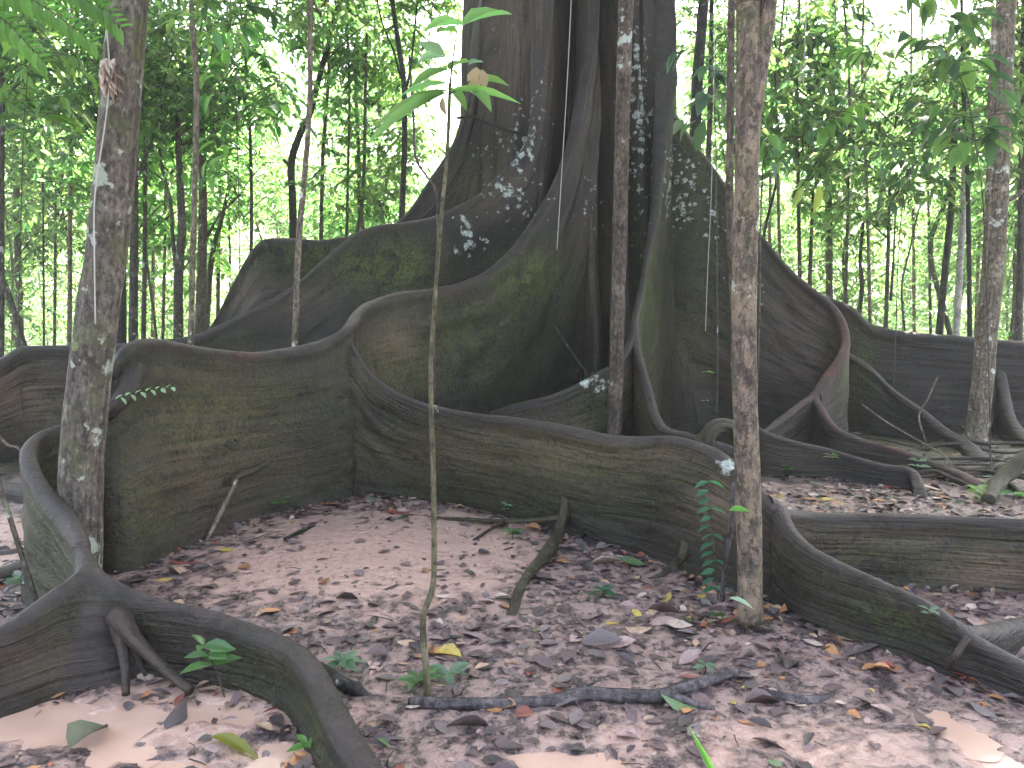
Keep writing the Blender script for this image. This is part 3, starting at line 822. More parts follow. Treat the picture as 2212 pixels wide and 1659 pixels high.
def sprays(mb, r, centres, spread, twig, nl, leaf, wid=.36, droop=.35, pal=GREENS, p=None, twigs=True):
    """leafy twigs: a twig springs from each centre and carries two rows of leaves"""
    N = len(centres)
    az = r.uniform(0, 2 * math.pi, N)
    el = r.uniform(-.5, .45, N)
    d = np.stack([np.cos(az) * np.cos(el), np.sin(az) * np.cos(el), np.sin(el)], 1)
    tl = twig * r.uniform(.6, 1.3, N)
    s0 = unit(np.cross(d, (0, 0, 1.0)))
    for k in range(nl):
        f = .15 + .85 * k / max(1, nl - 1)
        side = 1 if k % 2 else -1
        sag = -.30 * f * f
        p_ = centres + d * (tl * f)[:, None] + np.stack([0 * tl, 0 * tl, tl * sag], 1)
        dd = unit(d * r.uniform(.3, .9, (N, 1)) + side * s0 * r.uniform(.4, 1.0, (N, 1)) * (1 if k < nl - 1 else .15) + np.stack([0 * tl, 0 * tl, -droop * r.uniform(.2, 1.8, N)], 1) + r.normal(size=(N, 3)) * .2)
        nn = unit(np.array((0, 0, 1.0)) + r.normal(size=(N, 3)) * .35)
        keep = r.uniform(size=N) < .92
        L = leaf * r.uniform(.65, 1.25, N)
        leaves(mb, p_[keep], dd[keep], nn[keep], L[keep], (L * wid * r.uniform(.85, 1.2, N))[keep], pick(keep.sum(), r, pal, p), fold=r.uniform(.1, .4), droop=.18)
    if twigs:      # thin three-sided twigs
        w = .0035 + .004 * r.uniform(size=N)
        e = centres + d * tl[:, None] + np.stack([0 * tl, 0 * tl, -tl * .3], 1)
        m_ = centres + d * tl[:, None] * .5 + np.stack([0 * tl, 0 * tl, -tl * .075], 1)
        up = np.cross(d, s0)
        ring = []
        for c_, q in ((centres, 1.0), (m_, .75), (e, .3)):
            for aa in (0, 2.1, 4.2):
                ring.append(c_ + (s0 * math.cos(aa) + up * math.sin(aa)) * (w * q)[:, None])
        V = np.stack(ring, 1)
        f = []
        for q in (0, 3):
            for b_ in range(3):
                f.append((q + b_, q + (b_ + 1) % 3, q + 3 + (b_ + 1) % 3, q + 3 + b_))
        mb.add(V.reshape(-1, 3), [(np.arange(N)[:, None, None] * 9 + np.array(f)[None]).reshape(-1, 4)], 1)

def crown_mesh(seed, rad, hgt, n, leaf, twig=.45, nl=9, pal=GREENS, p=None, wid=.42, limbs=9):
    r = np.random.default_rng(seed)
    mb = MB()
    # layered clumps around limbs, with gaps between
    cs = []
    for j in range(limbs):
        az, z = r.uniform(0, 2 * math.pi), r.uniform(-.5, .5) * hgt
        rr = rad * r.uniform(.55, 1.0) * math.sqrt(max(.15, 1 - (2 * z / hgt) ** 2 * .7))
        end = np.array((rr * math.cos(az), rr * math.sin(az), z + .15 * rad))
        st = np.array((0, 0, z - .35 * rad))
        tube(mb, [list(st) + [.016], list(st * .5 + end * .5 + np.array((0, 0, .08))) + [.010], list(end) + [.004]], .12, 6, mat=1)
        k = n // limbs
        t = r.uniform(.25, 1.1, k)[:, None]
        cs.append(st + (end - st) * t + r.normal(size=(k, 3)) * np.array((.26, .26, .15)) * rad)
    cs = np.vstack(cs)
    sprays(mb, r, cs, rad, twig, nl, leaf, wid, pal=pal, p=p)
    me = mb.mesh('crown', [M['leaf'], M['twig']])
    return me

DARKP, BRIGHTP = [.25, .28, .18, .15, .07, .07], [.12, .24, .30, .06, .25, .03]
CROWNS = [crown_mesh(100, 1.3, 2.4, 150, .18, p=DARKP), crown_mesh(101, 1.5, 2.0, 160, .16, p=DARKP), crown_mesh(102, 1.2, 2.6, 130, .19, p=BRIGHTP),
          crown_mesh(103, 1.6, 2.2, 180, .15, p=BRIGHTP), crown_mesh(104, 1.4, 2.6, 160, .17, p=None), crown_mesh(105, 1.1, 1.8, 90, .24, p=None, wid=.42)]

def hang_crown(parent, world, kind, scale=1.0, rot=None):
    o = bpy.data.objects.new('crown', CROWNS[kind])
    C.objects.link(o)
    o.parent = parent
    o.location = [float(q) for q in (np.asarray(world) - np.array(parent.location))]
    o.rotation_euler = (0, 0, random.uniform(0, 6.28) if rot is None else rot)
    o.scale = (scale,) * 3
    return o

def pole(name, label, pts, depth, w0, w1, mat, cat='tree', group=None, up=None, forks=(), crowns=(), bump=.12, sides=14, base=True, step=.06, lean_d=0.0, seed=1):
    P = trunk_path(pts, depth, w0, w1, base, lean_d)
    if up: P = extend_up(P, up)
    b = P[-1]
    t = thing(name, (b[0], b[1], 0), label, cat, group)
    mb = MB()
    tube(mb, P, step, sides, bump, 5, seed=seed)
    mb.build('trunk', M[mat], t)
    for fk in forks:
        fp, a, c = fk
        mb = MB()
        tube(mb, trunk_path(fp, depth, a, c, False), step, 10, bump, 5, seed=seed + 3)
        mb.build('branch', M[mat], t)
    for (cx, cy, cd, kind, s) in crowns:
        hang_crown(t, at(cx, cy, cd), kind, s * .8)
    return t

# near, well-seen trunks
pole('forest_tree', 'thick grey leaning trunk with pale lichen patches, rising behind the curled root at left', [(290, -120), (280, 0), (268, 125), (258, 250), (248, 375), (236, 500), (222, 600), (207, 700), (193, 830), (178, 980), (172, 1100), (172, 1180)], 3.86, 72, 92, 'grey_trunk', up=5.5, sides=26, bump=.07, step=.03, seed=2,
     crowns=[(200, -260, 3.9, 0, .8)])
pole('forest_tree', 'flaking brown trunk with a forked top, standing in front of the middle root wall', [(1612, -120), (1615, 0), (1617, 100), (1616, 200), (1614, 300), (1612, 420), (1610, 560), (1608, 700), (1608, 830), (1612, 950), (1617, 1090), (1620, 1220), (1622, 1340)], 3.52, 48, 56, 'peel', up=5.5, sides=24, bump=.11, step=.022, seed=3,
     forks=[([(1685, -150), (1660, 0), (1648, 90), (1632, 200), (1618, 300)], 34, 40)])
pole('forest_tree', 'slim lichen-spotted trunk standing right in front of the giant tree', [(1356, -120), (1353, 0), (1347, 170), (1343, 330), (1339, 500), (1335, 640), (1330, 830), (1327, 930)], 6.9, 31, 31, 'brown_bark', up=6.5, sides=18, bump=.12, step=.04, seed=4)
pole('forest_tree', 'tan trunk ringed with pale bands at the right edge, standing among the dark roots', [(2178, -120), (2174, 0), (2168, 120), (2162, 250), (2156, 420), (2148, 560), (2133, 700), (2122, 830), (2108, 940)], 8.3, 36, 44, 'pale_bark', up=6.5, sides=18, bump=.09, step=.04, seed=5,
     forks=[([(2150, 40), (2143, 160), (2141, 300), (2137, 420), (2131, 560), (2125, 640)], 12, 18), ([(2240, 380), (2205, 415), (2180, 432), (2160, 445)], 8, 12)])
pole('forest_tree', 'thin reddish brown stem close behind the flaking trunk, on its left', [(1583, -120), (1580, 0), (1578, 200), (1576, 430), (1583, 600), (1595, 800), (1604, 950)], 5.2, 14, 18, 'brown_bark', up=5.5, sides=12, step=.05, seed=6)
pole('sapling', 'thin mottled sapling rising behind the left root wall, right of the grey leaning trunk', [(412, -60), (415, 40), (425, 200), (420, 425), (415, 600), (412, 745)], 6.6, 10, 13, 'pale_bark', up=5.5, sides=10, step=.06, seed=7, crowns=[(420, -120, 6.6, 2, .6)])
pole('sapling', 'thin pale crooked sapling crossing the mossy root wall left of centre', [(672, -60), (670, 60), (669, 225), (656, 400), (645, 525), (637, 735)], 6.9, 10, 13, 'pale_bark', up=5.5, sides=10, step=.06, seed=8, crowns=[(690, -130, 7.0, 3, .6)])
# trunks of the wood behind
BG = [
 ('thin dark trunk cut by the left edge of the picture', [(6, -60), (4, 200), (3, 400), (2, 760)], 9, 11, 13, 'mid_bark', (), [(0, 110, 9.2, 0, .9)]),
 ('short brown trunk leaning into view from the left edge', [(-60, 420), (-12, 560), (20, 640), (52, 745)], 10.5, 10, 13, 'mid_bark', (), []),
 ('pale greyish trunk far behind the leaning one at left', [(30, 100), (34, 350), (40, 600), (45, 750)], 16, 12, 15, 'mid_bark', (), [(40, 60, 16, 2, 1.2), (60, 250, 16.5, 3, 1.1)]),
 ('needle-thin upright stem between the left edge and the grey trunk', [(92, 250), (93, 450), (95, 740)], 13, 3, 5, 'mid_bark', (), [(95, 330, 13, 4, .8)]),
 ('dark trunk half hidden by the grey leaning trunk', [(268, 200), (264, 400), (262, 560), (260, 740)], 9.5, 12, 24, 'dark_bark', (), [(215, 190, 9.8, 1, .9)]),
 ('straight brown trunk with a rising side branch, right of the grey trunk', [(300, 180), (294, 300), (291, 400), (290, 520), (287, 740)], 10.5, 10, 19, 'mid_bark', [([(362, 170), (346, 250), (322, 318), (290, 400)], 4, 9)], [(340, 190, 10.5, 0, 1.0)]),
 ('slim trunk standing next to the branching brown one', [(318, 150), (314, 330), (313, 500), (310, 730)], 12, 7, 10, 'mid_bark', (), [(300, 80, 12, 4, 1.1)]),
 ('dark brown double trunk whose stems join low down', [(381, 230), (386, 330), (391, 440), (393, 490), (386, 600), (385, 730)], 11, 11, 21, 'mid_bark', [([(342, 310), (352, 370), (369, 442), (374, 520), (382, 600)], 5, 9)], [(390, 200, 11, 1, 1.1)]),
 ('reddish brown trunk right of the double trunk', [(436, 250), (437, 360), (438, 500), (432, 720)], 12, 11, 22, 'brown_bark', [([(520, 420), (470, 470), (440, 530)], 4, 7)], [(460, 180, 12, 0, 1.2)]),
 ('small bent trunk at the tip of the far left root', [(500, 380), (480, 470), (457, 560), (445, 720)], 13, 6, 13, 'mid_bark', (), [(520, 330, 13, 3, 1.0)]),
 ('dark crooked trunk with a broken stub, behind the mossy root block', [(735, 0), (720, 50), (684, 190), (668, 250), (650, 285), (630, 350), (632, 430), (635, 560)], 13, 10, 17, 'dark_bark', [([(612, 345), (622, 352), (632, 365)], 7, 10)], [(700, 60, 13, 0, 1.2)]),
 ('thin straight stem beside the dark crooked trunk', [(708, -40), (710, 150), (697, 350), (693, 560)], 13.5, 6, 9, 'mid_bark', (), [(740, 190, 13.8, 4, .9)]),
 ('slender stem in the bright gap left of the black trunk', [(793, 60), (790, 150), (785, 400), (768, 530)], 13, 5, 9, 'mid_bark', (), [(800, 90, 13.4, 3, 1.0)]),
 ('black wavy trunk in the bright gap left of the giant tree', [(842, -60), (847, 0), (863, 110), (873, 190), (873, 350), (865, 520)], 12.2, 9, 13, 'dark_bark', [([(904, -40), (900, 20), (886, 150), (873, 210)], 3, 6), ([(808, -30), (826, 50), (850, 110), (866, 170)], 3, 5)], [(930, 30, 12.6, 2, 1.0)]),
 ('dark trunk close to the right flank of the giant tree', [(1524, -60), (1520, 0), (1512, 100), (1505, 200), (1500, 360)], 12, 20, 24, 'dark_bark', (), [(1540, 40, 12.3, 1, .8)]),
 ('slim grey trunk between the dark trunk and the flaking one', [(1538, -60), (1536, 100), (1533, 250), (1528, 400)], 12.6, 9, 12, 'mid_bark', (), [(1560, 170, 12.8, 4, .7)]),
 ('tall straight trunk in the bright gap right of the flaking trunk', [(1801, -60), (1800, 0), (1798, 130), (1795, 300), (1790, 420), (1792, 660)], 14.5, 13, 15, 'mid_bark', (), [(1790, 40, 14.8, 3, 1.3)]),
 ('dark leaning trunk just left of the white one at right', [(2064, 200), (2060, 340), (2055, 450), (2040, 600), (2028, 730)], 12, 10, 16, 'dark_bark', (), [(2040, 260, 12, 0, 1.0)]),
 ('whitish trunk behind the low dark root at right', [(2092, 180), (2086, 320), (2078, 500), (2065, 730)], 12.6, 11, 15, 'white_bark', (), [(2110, 230, 12.8, 1, 1.0)]),
 ('dark trunk at the right edge beyond the ringed tan trunk', [(2214, -60), (2210, 200), (2208, 420), (2200, 745)], 11, 11, 16, 'mid_bark', (), [(2200, 140, 11, 2, 1.1)]),
 ('forked young tree with three thin stems at right', [(1922, 400), (1920, 470), (1918, 560), (1913, 725)], 11.5, 5, 9, 'mid_bark', [([(1990, 430), (1965, 540), (1948, 620), (1955, 725)], 3, 5), ([(1935, 440), (1930, 560), (1924, 650)], 3, 6)], [(1930, 330, 11.5, 4, 1.1)]),
 ('short dark bent stem low in the wood at right', [(1865, 480), (1858, 560), (1862, 620), (1852, 700)], 14, 6, 10, 'dark_bark', (), [(1850, 400, 14, 3, 1.0)]),
 ('thin stem just above the reddish curled root', [(1757, 400), (1753, 500), (1748, 640)], 14, 6, 9, 'mid_bark', (), [(1720, 350, 14, 2, 1.0)]),
 ('pale thin trunk between the far right edge and the tan trunk', [(2120, 450), (2112, 600), (2108, 730)], 16, 6, 8, 'pale_bark', (), [(2130, 400, 16, 3, 1.2)]),
]
for i, (lab, pts, dep, a, b, m, fk, cr) in enumerate(BG):
    pole('background_tree', lab, pts, dep, a, b, m, 'tree', 'trees of the wood behind the giant tree', up=5.0 if pts[0][1] < 0 else None, forks=fk, crowns=cr, seed=20 + i, sides=10, step=.1)

for i, x in enumerate((118, 150, 330, 352, 470, 500, 540, 745, 815, 1660, 1690, 1730, 1825, 1880, 1975, 2010, 2095, 2190)):
    left = x < 1000
    dp = random.uniform(11.5, 17)
    w = random.uniform(4, 9)
    a, b_ = random.uniform(-30, 30), random.uniform(-16, 16)
    pole('background_tree', 'thin upright stem of the wood ' + ('left' if left else 'right') + ' of the giant tree', [(x + a, -60), (x + a * .4 + b_, 180), (x + b_ * .6, 420), (x, 720)], dp, w * .7, w * 1.3, random.choice(('mid_bark', 'dark_bark', 'mid_bark', 'pale_bark')), 'tree',
         'thin stems of the wood ' + ('left' if left else 'right') + ' of the giant tree', up=5.5, seed=60 + i, sides=8, step=.12)
# understorey: leafy trees farther back, one trunk mesh per kind and copies of it
def thin_trunk(seed, h):
    r = np.random.default_rng(seed)
    mb = MB()
    x = y = 0.0
    P = []
    for z in np.linspace(h, 0, 6):
        P.append((x, y, z, .018 + .022 * (1 - z / h)))
        x += r.uniform(-.3, .3); y += r.uniform(-.1, .1)
    P = np.array(P); P[:, 0] -= P[-1, 0]; P[:, 1] -= P[-1, 1]; P[-1, 2] = -.2
    tube(mb, P, .15, 8, .12, 4, seed=seed)
    return mb
TR = [thin_trunk(300 + k, 5.6).mesh('trunk', M[('mid_bark', 'dark_bark', 'pale_bark', 'mid_bark', 'brown_bark', 'pale_bark', 'mid_bark')[k]]) for k in range(7)]
def leafy_tree(x, y, kinds, label, group):
    k = random.randrange(7)
    t = thing('understorey_tree', (x, y, float(ground_z(x, y))), label, 'tree', group)
    o = bpy.data.objects.new('trunk', TR[k]); C.objects.link(o); o.parent = t
    s = random.uniform(.9, 1.35)
    o.scale = (s * random.uniform(.5, 1.3),) * 2 + (s,)
    for (z, kind, sc_) in kinds:
        hang_crown(t, np.array((x + random.uniform(-.3, .3), y + random.uniform(-.3, .3), z)), kind, sc_)
    t.rotation_euler[2] = random.uniform(0, 6.28)
    return t
WHERE = (('left of the mossy root block', -99, 560), ('in the gap left of the giant trunk', 560, 1040), ('just right of the giant trunk', 1040, 1800), ('behind the low roots at right', 1800, 9999))
cnt = 0
for row, (Y, n, lo, hi) in enumerate(((13, 6, 3.4, 5.6), (16, 8, 2.6, 6.4), (20, 11, 2.0, 7.2), (26, 14, 1.6, 8.4))):
    half = Y * .74
    for i in range(n):
        x = -half + 2 * half * (i + random.uniform(.1, .9)) / n
        y = Y + random.uniform(-1.2, 1.2)
        px = topix((x, y, 2.0))[0]
        if 1010 < px < 1440: continue
        if y < 13.5 and abs(x - TX) < 3.2: continue
        zone = [w for w, a, b in WHERE if a <= px < b] or [WHERE[0][0]]
        dist = ('near', 'middle-distance', 'distant', 'farthest')[row]
        kinds = [(random.uniform(lo, hi), random.choice((0, 1, 2, 3, 4, 5) if row < 2 else (2, 3, 4)), random.uniform(.85, 1.2)) for _ in range(2 + (row > 1))]
        leafy_tree(x, y, kinds, f'slender leafy {dist} tree of the bright wood {zone[0]}', f'{dist} leafy trees {zone[0]}')

# the far wood and the low undergrowth read as one mass
def mass(name, label, n, xr, yr, zr, leaf, twig, nl, seed, p, zpow=1.0):
    r = np.random.default_rng(seed)
    mb = MB()
    Y = r.uniform(*yr, n)
    X = r.uniform(-1, 1, n) * Y * .8
    Z = zr[0] + (zr[1] - zr[0]) * r.uniform(size=n) ** zpow
    dens = fbm(X * .35, Z * .45, Y * .3, seed, 3)
    keep = (dens > -.22) & ~((np.abs(X - TX) < 3.4) & (Y < 14))
    cs = np.stack([X, Y, Z], 1)[keep]
    sprays(mb, r, cs, 1, twig, nl, leaf, .38, pal=GREENS, p=p)
    return tag(mb.build(name, [M['leaf'], M['twig']]), label, 'foliage', kind='stuff')
mass('far_foliage', 'bright green far wood seen between the trunks', 12500, 0, (30, 48), (0, 14), .26, .9, 9, 501, BRIGHTP, 1.7)
mass('far_foliage', 'pale green foliage deepest in the far wood', 6000, 0, (50, 72), (0, 11), .42, 1.3, 8, 503, BRIGHTP, 1.6)
mass('undergrowth', 'low leafy undergrowth beneath the trees of the wood', 11000, 0, (13.5, 28), (.05, 4.0), .10, .4, 8, 502, None, 1.5)

# ------------------------------------------------------------------ near leafy saplings
def plant(name, label, stem, rad, leafs, cat='sapling', group=None, mat='leaf_near', col=(.06, .13, .03), stemmat='twig', parts=False, fold=.2, droop=.15):
    """stem: world points (top to base); leafs: (base xyz, tip xyz, width, colour or None)"""
    stem = [list(q) for q in stem]
    n = len(stem)
    t = thing(name, (stem[-1][0], stem[-1][1], stem[-1][2]), label, cat, group)
    mb = MB()
    P = [list(q) + [rad[0] + (rad[1] - rad[0]) * i / (n - 1)] for i, q in enumerate(stem)]
    tube(mb, P, .03, 8, .1, 8)
    mb.build('stem', M[stemmat], t)
    mb = MB()
    for (b, e, w, c) in leafs:
        if parts: mb = MB()
        b, e = np.asarray(b, float), np.asarray(e, float)
        L = np.linalg.norm(e - b)
        nn = np.array((0, -.25, 1.0)) + rng.normal(size=3) * .25
        leaves(mb, [b], [(e - b) / L], unit(nn)[None], L, w, np.array(c if c is not None else col) * rng.uniform(.85, 1.15), fold, droop, full=True)
        if parts: mb.build('leaf', M[mat], t)
    if not parts and mb.n: mb.build('foliage', M[mat], t)
    return t

# the sapling in the middle of the mud
b = onground(926, 1500)
st = [at(972, 180, 2.75), at(966, 330, 2.76), at(953, 470, 2.78), at(940, 640, 2.8), at(932, 760, 2.82), at(931, 850, 2.84), at(935, 980, 2.86), at(937, 1100, 2.87), at(938, 1200, 2.88), at(934, 1270, 2.88), at(914, 1335, 2.88), at(918, 1420, 2.88), (b[0], b[1], -.03)]
big = []
G1, G2, G3, BR = (.14, .24, .075), (.12, .21, .08), (.15, .22, .14), (.22, .15, .10)
for (x0, y0, x1, y1, w, c) in ((1000, 55, 1105, 5, 48, G1), (1000, 55, 920, 40, 28, G1), (985, 70, 940, 55, 26, G1), (960, 120, 905, 85, 34, G3), (960, 125, 905, 118, 24, G3), (970, 150, 880, 175, 24, G2), (968, 180, 860, 190, 22, G2),
                             (966, 200, 772, 285, 30, G2), (966, 195, 800, 250, 24, G1), (972, 195, 1128, 200, 26, G1), (1010, 175, 1100, 165, 22, G1), (1018, 200, 1062, 222, 30, G1), (972, 190, 1010, 230, 26, G2), (1012, 140, 1045, 125, 16, G3), (970, 150, 1010, 120, 30, G1)):
    big.append((at(x0, y0, 2.74), at(x1, y1, 2.74 + random.uniform(-.25, .2)), w * 2.75 / F0, c))
for (x0, y0, x1, y1, w) in ((1030, 145, 1022, 200, 34), (1040, 150, 1048, 195, 22), (956, 210, 960, 250, 26)):
    big.append((at(x0, y0, 2.72), at(x1, y1, 2.72), w * 2.75 / F0, BR))
plant('sapling', 'slender sapling with big drooping leaves growing from the mud in the middle', st, (.006, .0145), big, parts=True, stemmat='sapling_bark')
mb = MB()
tube(mb, [list(at(988, 60, 2.74)) + [.002], list(at(978, 130, 2.74)) + [.003], list(at(971, 200, 2.75)) + [.004], list(at(968, 260, 2.755)) + [.004]], .02, 6)
tube(mb, [list(at(1015, 175, 2.72)) + [.002], list(at(985, 195, 2.74)) + [.002], list(at(970, 205, 2.75)) + [.003]], .02, 6)
tw_ = mb.build('branch', M['mid_bark'], bpy.data.objects[[o.name for o in C.objects if o.get('label', '').startswith('slender sapling with big')][0]])

def bough(label, stem_px, depth, n, leafpx, reach, seed, pal, base_px=None, rad=(.003, .007), hang=.6, name='sapling', ymax=450):
    """a leafy young tree whose stem follows the picture points; big leaves hang along its upper part"""
    r = np.random.default_rng(seed)
    P = [at(x, y, depth) for x, y in stem_px]
    g = np.array((P[-1][0], P[-1][1], -.03))
    stem = P + ([g] if P[-1][2] > .02 else [])
    leafs = []
    tw = []
    S, t = spline(np.array([q for q, sp in zip(P, stem_px) if sp[1] < ymax]), .05)
    for i in range(n):
        q = S[int(r.uniform(0, .98) * len(S))] + 0
        az = r.uniform(0, 2 * math.pi)
        o = np.array((math.cos(az), math.sin(az) * .7, r.uniform(-.25, .45)))
        rr = reach * r.uniform(.2, 1.0)
        e = q + o * rr
        tw.append((q, e))
        for k in range(4):
            f = .35 + .65 * k / 3
            b0 = q + (e - q) * f
            L = leafpx * depth / F0 * r.uniform(.6, 1.2)
            d = unit(o * .6 + np.array((r.normal() * .5, r.normal() * .5, -hang * r.uniform(.2, 1.6))))
            leafs.append((b0, b0 + d * L, L * r.uniform(.32, .45), tuple(pal[r.integers(len(pal))])))
    t_ = plant(name, label, stem, rad, leafs, droop=.2)
    for q, e in tw:
        mb = MB()
        tube(mb, [list(q) + [.004], list((q + e) / 2 + np.array((0, 0, .02))) + [.003], list(e) + [.0015]], .08, 5)
        mb.build('branch', M['twig'], t_)
    return t_
DK = [(.045, .10, .04), (.055, .125, .04), (.065, .14, .045), (.05, .10, .055), (.09, .17, .045)]
BT = [(.07, .15, .03), (.11, .21, .04), (.05, .12, .03), (.09, .18, .06)]
bough('large-leaved sapling hanging dark drooping leaves in the top right corner', [(2010, -80), (2030, 20), (2045, 120), (2085, 190), (2110, 330), (2125, 460), (2135, 760), (2140, 1000)], 6.8, 30, 58, .7, 61, DK, ymax=340)
bough('leafy twiggy sapling right of the flaking trunk with long bare side twigs', [(1905, 70), (1880, 140), (1830, 225), (1740, 290), (1660, 325), (1645, 420), (1640, 700)], 6.0, 16, 46, .45, 62, BT + DK)
bough('young tree with grey green leaves beside the right flank of the giant tree', [(1475, 40), (1500, 110), (1530, 150), (1545, 260), (1548, 500), (1550, 800)], 7.6, 9, 60, .4, 63, [(.10, .13, .10), (.05, .10, .05), (.07, .12, .07)])
bough('small tree with shiny dark leaves in the middle of the right wood', [(2000, 330), (1960, 380), (1950, 440), (1940, 560), (1935, 720)], 9.5, 30, 34, .95, 64, DK)
bough('bright leafy shrub tree in front of the wood at far left', [(70, 60), (60, 160), (50, 300), (45, 500), (40, 740)], 7.6, 26, 46, .75, 65, BT)
bough('dark leafy young tree in the upper left, behind the mottled sapling', [(500, 20), (505, 110), (510, 220), (515, 400), (520, 700)], 9.0, 22, 44, 1.1, 66, BT + DK)

# overhanging pinnate fronds, top left corner
t = thing('palm_seedling', at(60, 700, 3.4) * (1, 1, 0), 'tall seedling whose fresh green fronds hang over the top left corner', 'seedling')
mb = MB(); mf = MB()
for (x0, y0, x1, y1) in ((-60, -60, 225, 20), (-60, -40, 200, 90), (-80, 0, 95, 135), (60, -80, 260, 60)):
    a, b_ = at(x0, y0, 3.5), at(x1, y1, 3.3)
    S, tt = spline(np.array([list(a) + [.004], list((a + b_) / 2 + np.array((0, 0, .05))) + [.003], list(b_) + [.001]]), .035)
    tube(mb, S[::3], .05, 6)
    ax = unit(b_ - a)
    for i, q in enumerate(S[2:, :3]):
        for sd in (-1, 1):
            dn = unit(ax * .5 + np.cross(ax, (0, .9, .3)) * sd * .9 + np.array((0, 0, -.25)))
            leaves(mf, [q], [dn], [(0, -.5, 1)], .11 * (1 - .4 * i / len(S)), .026, np.array((.085, .18, .035)) * random.uniform(.7, 1.2), full=True)
tube(mb, [list(at(-60, -60, 3.5)) + [.006], list(at(-90, 300, 3.45)) + [.008], list(at(-95, 700, 3.42)) + [.010], list(at(60, 700, 3.4) * (1, 1, 0) + np.array((0, 0, -.02))) + [.012]], .06, 8)
mb.build('stem', M['twig'], t); mf.build('foliage', M['leaf_near'], t)

# ------------------------------------------------------------------ lianas and hanging threads
def thread(name, label, pts, r, mat='vine', cat='vine'):
    mb = MB()
    P = np.array([list(at(*q)) + [r] for q in pts])
    tube(mb, P, .05, 6)
    return tag(mb.build(name, M[mat], off=P[-1, :3]), label, cat)
thread('hanging_vine', 'thin whitish vine hanging straight down before the dark cleft of the giant trunk', [(1240, -150, 8.2), (1234, 0, 8.2), (1225, 180, 8.2), (1216, 330, 8.2), (1210, 430, 8.2), (1203, 540, 8.2)], .0045)
thread('hanging_vine', 'hair-thin vine hanging beside the right flank of the giant tree', [(1545, -100, 7.0), (1542, 200, 7.0), (1536, 430, 7.0), (1528, 600, 7.0), (1524, 715, 7.0)], .0025)
thread('hanging_vine', 'pale thread vine in the bright gap right of the flaking trunk', [(1746, -80, 9.5), (1740, 60, 9.5), (1735, 190, 9.5)], .006)
thread('climbing_vine', 'thin dark vine bending beside the slender sapling', [(884, 120, 6.4), (893, 250, 6.4), (898, 340, 6.4), (925, 385, 6.4), (943, 420, 6.4), (945, 520, 6.4), (940, 640, 6.45), (936, 900, 6.5)], .010, 'mid_bark')
thread('climbing_vine', 'thin root vine climbing the left face of the giant trunk', [(1050, 240, 9.9), (1012, 330, 9.75), (970, 400, 9.55), (930, 452, 9.35), (900, 480, 9.2)], .012, 'giant')
thread('climbing_vine', 'dark vine slanting across the left face of the giant trunk', [(988, 255, 10.0), (1020, 252, 9.85), (1060, 268, 9.75), (1100, 282, 9.7), (1140, 292, 9.7)], .017, 'giant')
thread('climbing_vine', 'thin bare root hanging inside the dark hollow of the giant tree', [(1190, 690, 7.8), (1215, 730, 7.6), (1245, 775, 7.4), (1275, 815, 7.1)], .009, 'dark_bark')
thread('hanging_vine', 'pale cord vine running down the face of the grey leaning trunk', [(228, 40, 3.74), (236, 150, 3.74), (228, 260, 3.74), (205, 420, 3.73), (204, 560, 3.72), (206, 700, 3.72)], .0035)

# dry leaf clump on the grey trunk
t = thing('dry_leaf_clump', at(245, 160, 3.77), 'pinkish clump of curled dry leaves stuck on the grey leaning trunk', 'dead leaves')
mb = MB()
for i in range(28):
    a = at(240 + random.uniform(-9, 9), 128 + random.uniform(-4, 40), 3.765)
    d = unit(np.array((random.uniform(-.2, .45), -.12, -1.0)))
    leaves(mb, [a], [d], [(random.uniform(-.5, .5), -1, .2)], random.uniform(.06, .12), random.uniform(.03, .05), np.array((.62, .47, .38)) * random.uniform(.7, 1.25), .5, random.uniform(-.25, .3), full=True)
mb.build('leaves', M['litter'], t)

# ------------------------------------------------------------------ logs and sticks
def log(name, label, pts, cat, mat='log', twigs=(), bump=.15):
    P = np.array([list(onground(x, y, z)) + [r] for x, y, z, r in pts])
    t = thing(name, P[len(P) // 2, :3] * (1, 1, 0), label, cat)
    mb = MB(); tube(mb, P, .02, 14, bump, 5, seed=len(label))
    mb.build('stem', M[mat], t)
    for tw in twigs:
        mb = MB(); tube(mb, np.array([list(onground(x, y, z)) + [r] for x, y, z, r in tw]), .02, 10, bump, 6, seed=3)
        mb.build('branch', M[mat], t)
    return t
log('fallen_branch', 'long grey branch lying across the mud in the foreground', [(885, 1515, .006, .014), (920, 1518, .016, .022), (1000, 1521, .018, .025), (1110, 1520, .018, .025), (1200, 1512, .018, .024), (1260, 1498, .022, .027), (1330, 1502, .018, .027), (1420, 1503, .016, .026), (1470, 1488, .02, .025), (1530, 1470, .024, .023), (1592, 1450, .02, .018)], 'branch',
    twigs=[[(1445, 1500, .014, .018), (1500, 1520, .008, .014), (1545, 1530, 0, .008)], [(1235, 1502, .02, .012), (1275, 1478, .01, .006), (1300, 1470, .0, .004)]])
log('fallen_branch', 'grey half-buried branch right of the long one', [(1640, 1490, .0, .012), (1700, 1508, .012, .02), (1760, 1512, .006, .018), (1800, 1502, -.01, .012)], 'branch')
log('fallen_branch', 'dark brown broken branch under the end of the near root', [(690, 1440, .02, .02), (730, 1470, .03, .028), (770, 1490, .02, .025), (795, 1505, -.01, .012)], 'branch', 'dark_bark')
log('stick', 'thin bare stick lying by the puddles under the curled root', [(315, 1480, .01, .004), (380, 1465, .012, .004), (450, 1478, .008, .003)], 'stick', 'twig')
log('stick', 'dark stick lying on the pink mud below the left root wall', [(615, 1165, .008, .012), (650, 1148, .014, .014), (680, 1135, .004, .008)], 'stick', 'dark_bark')
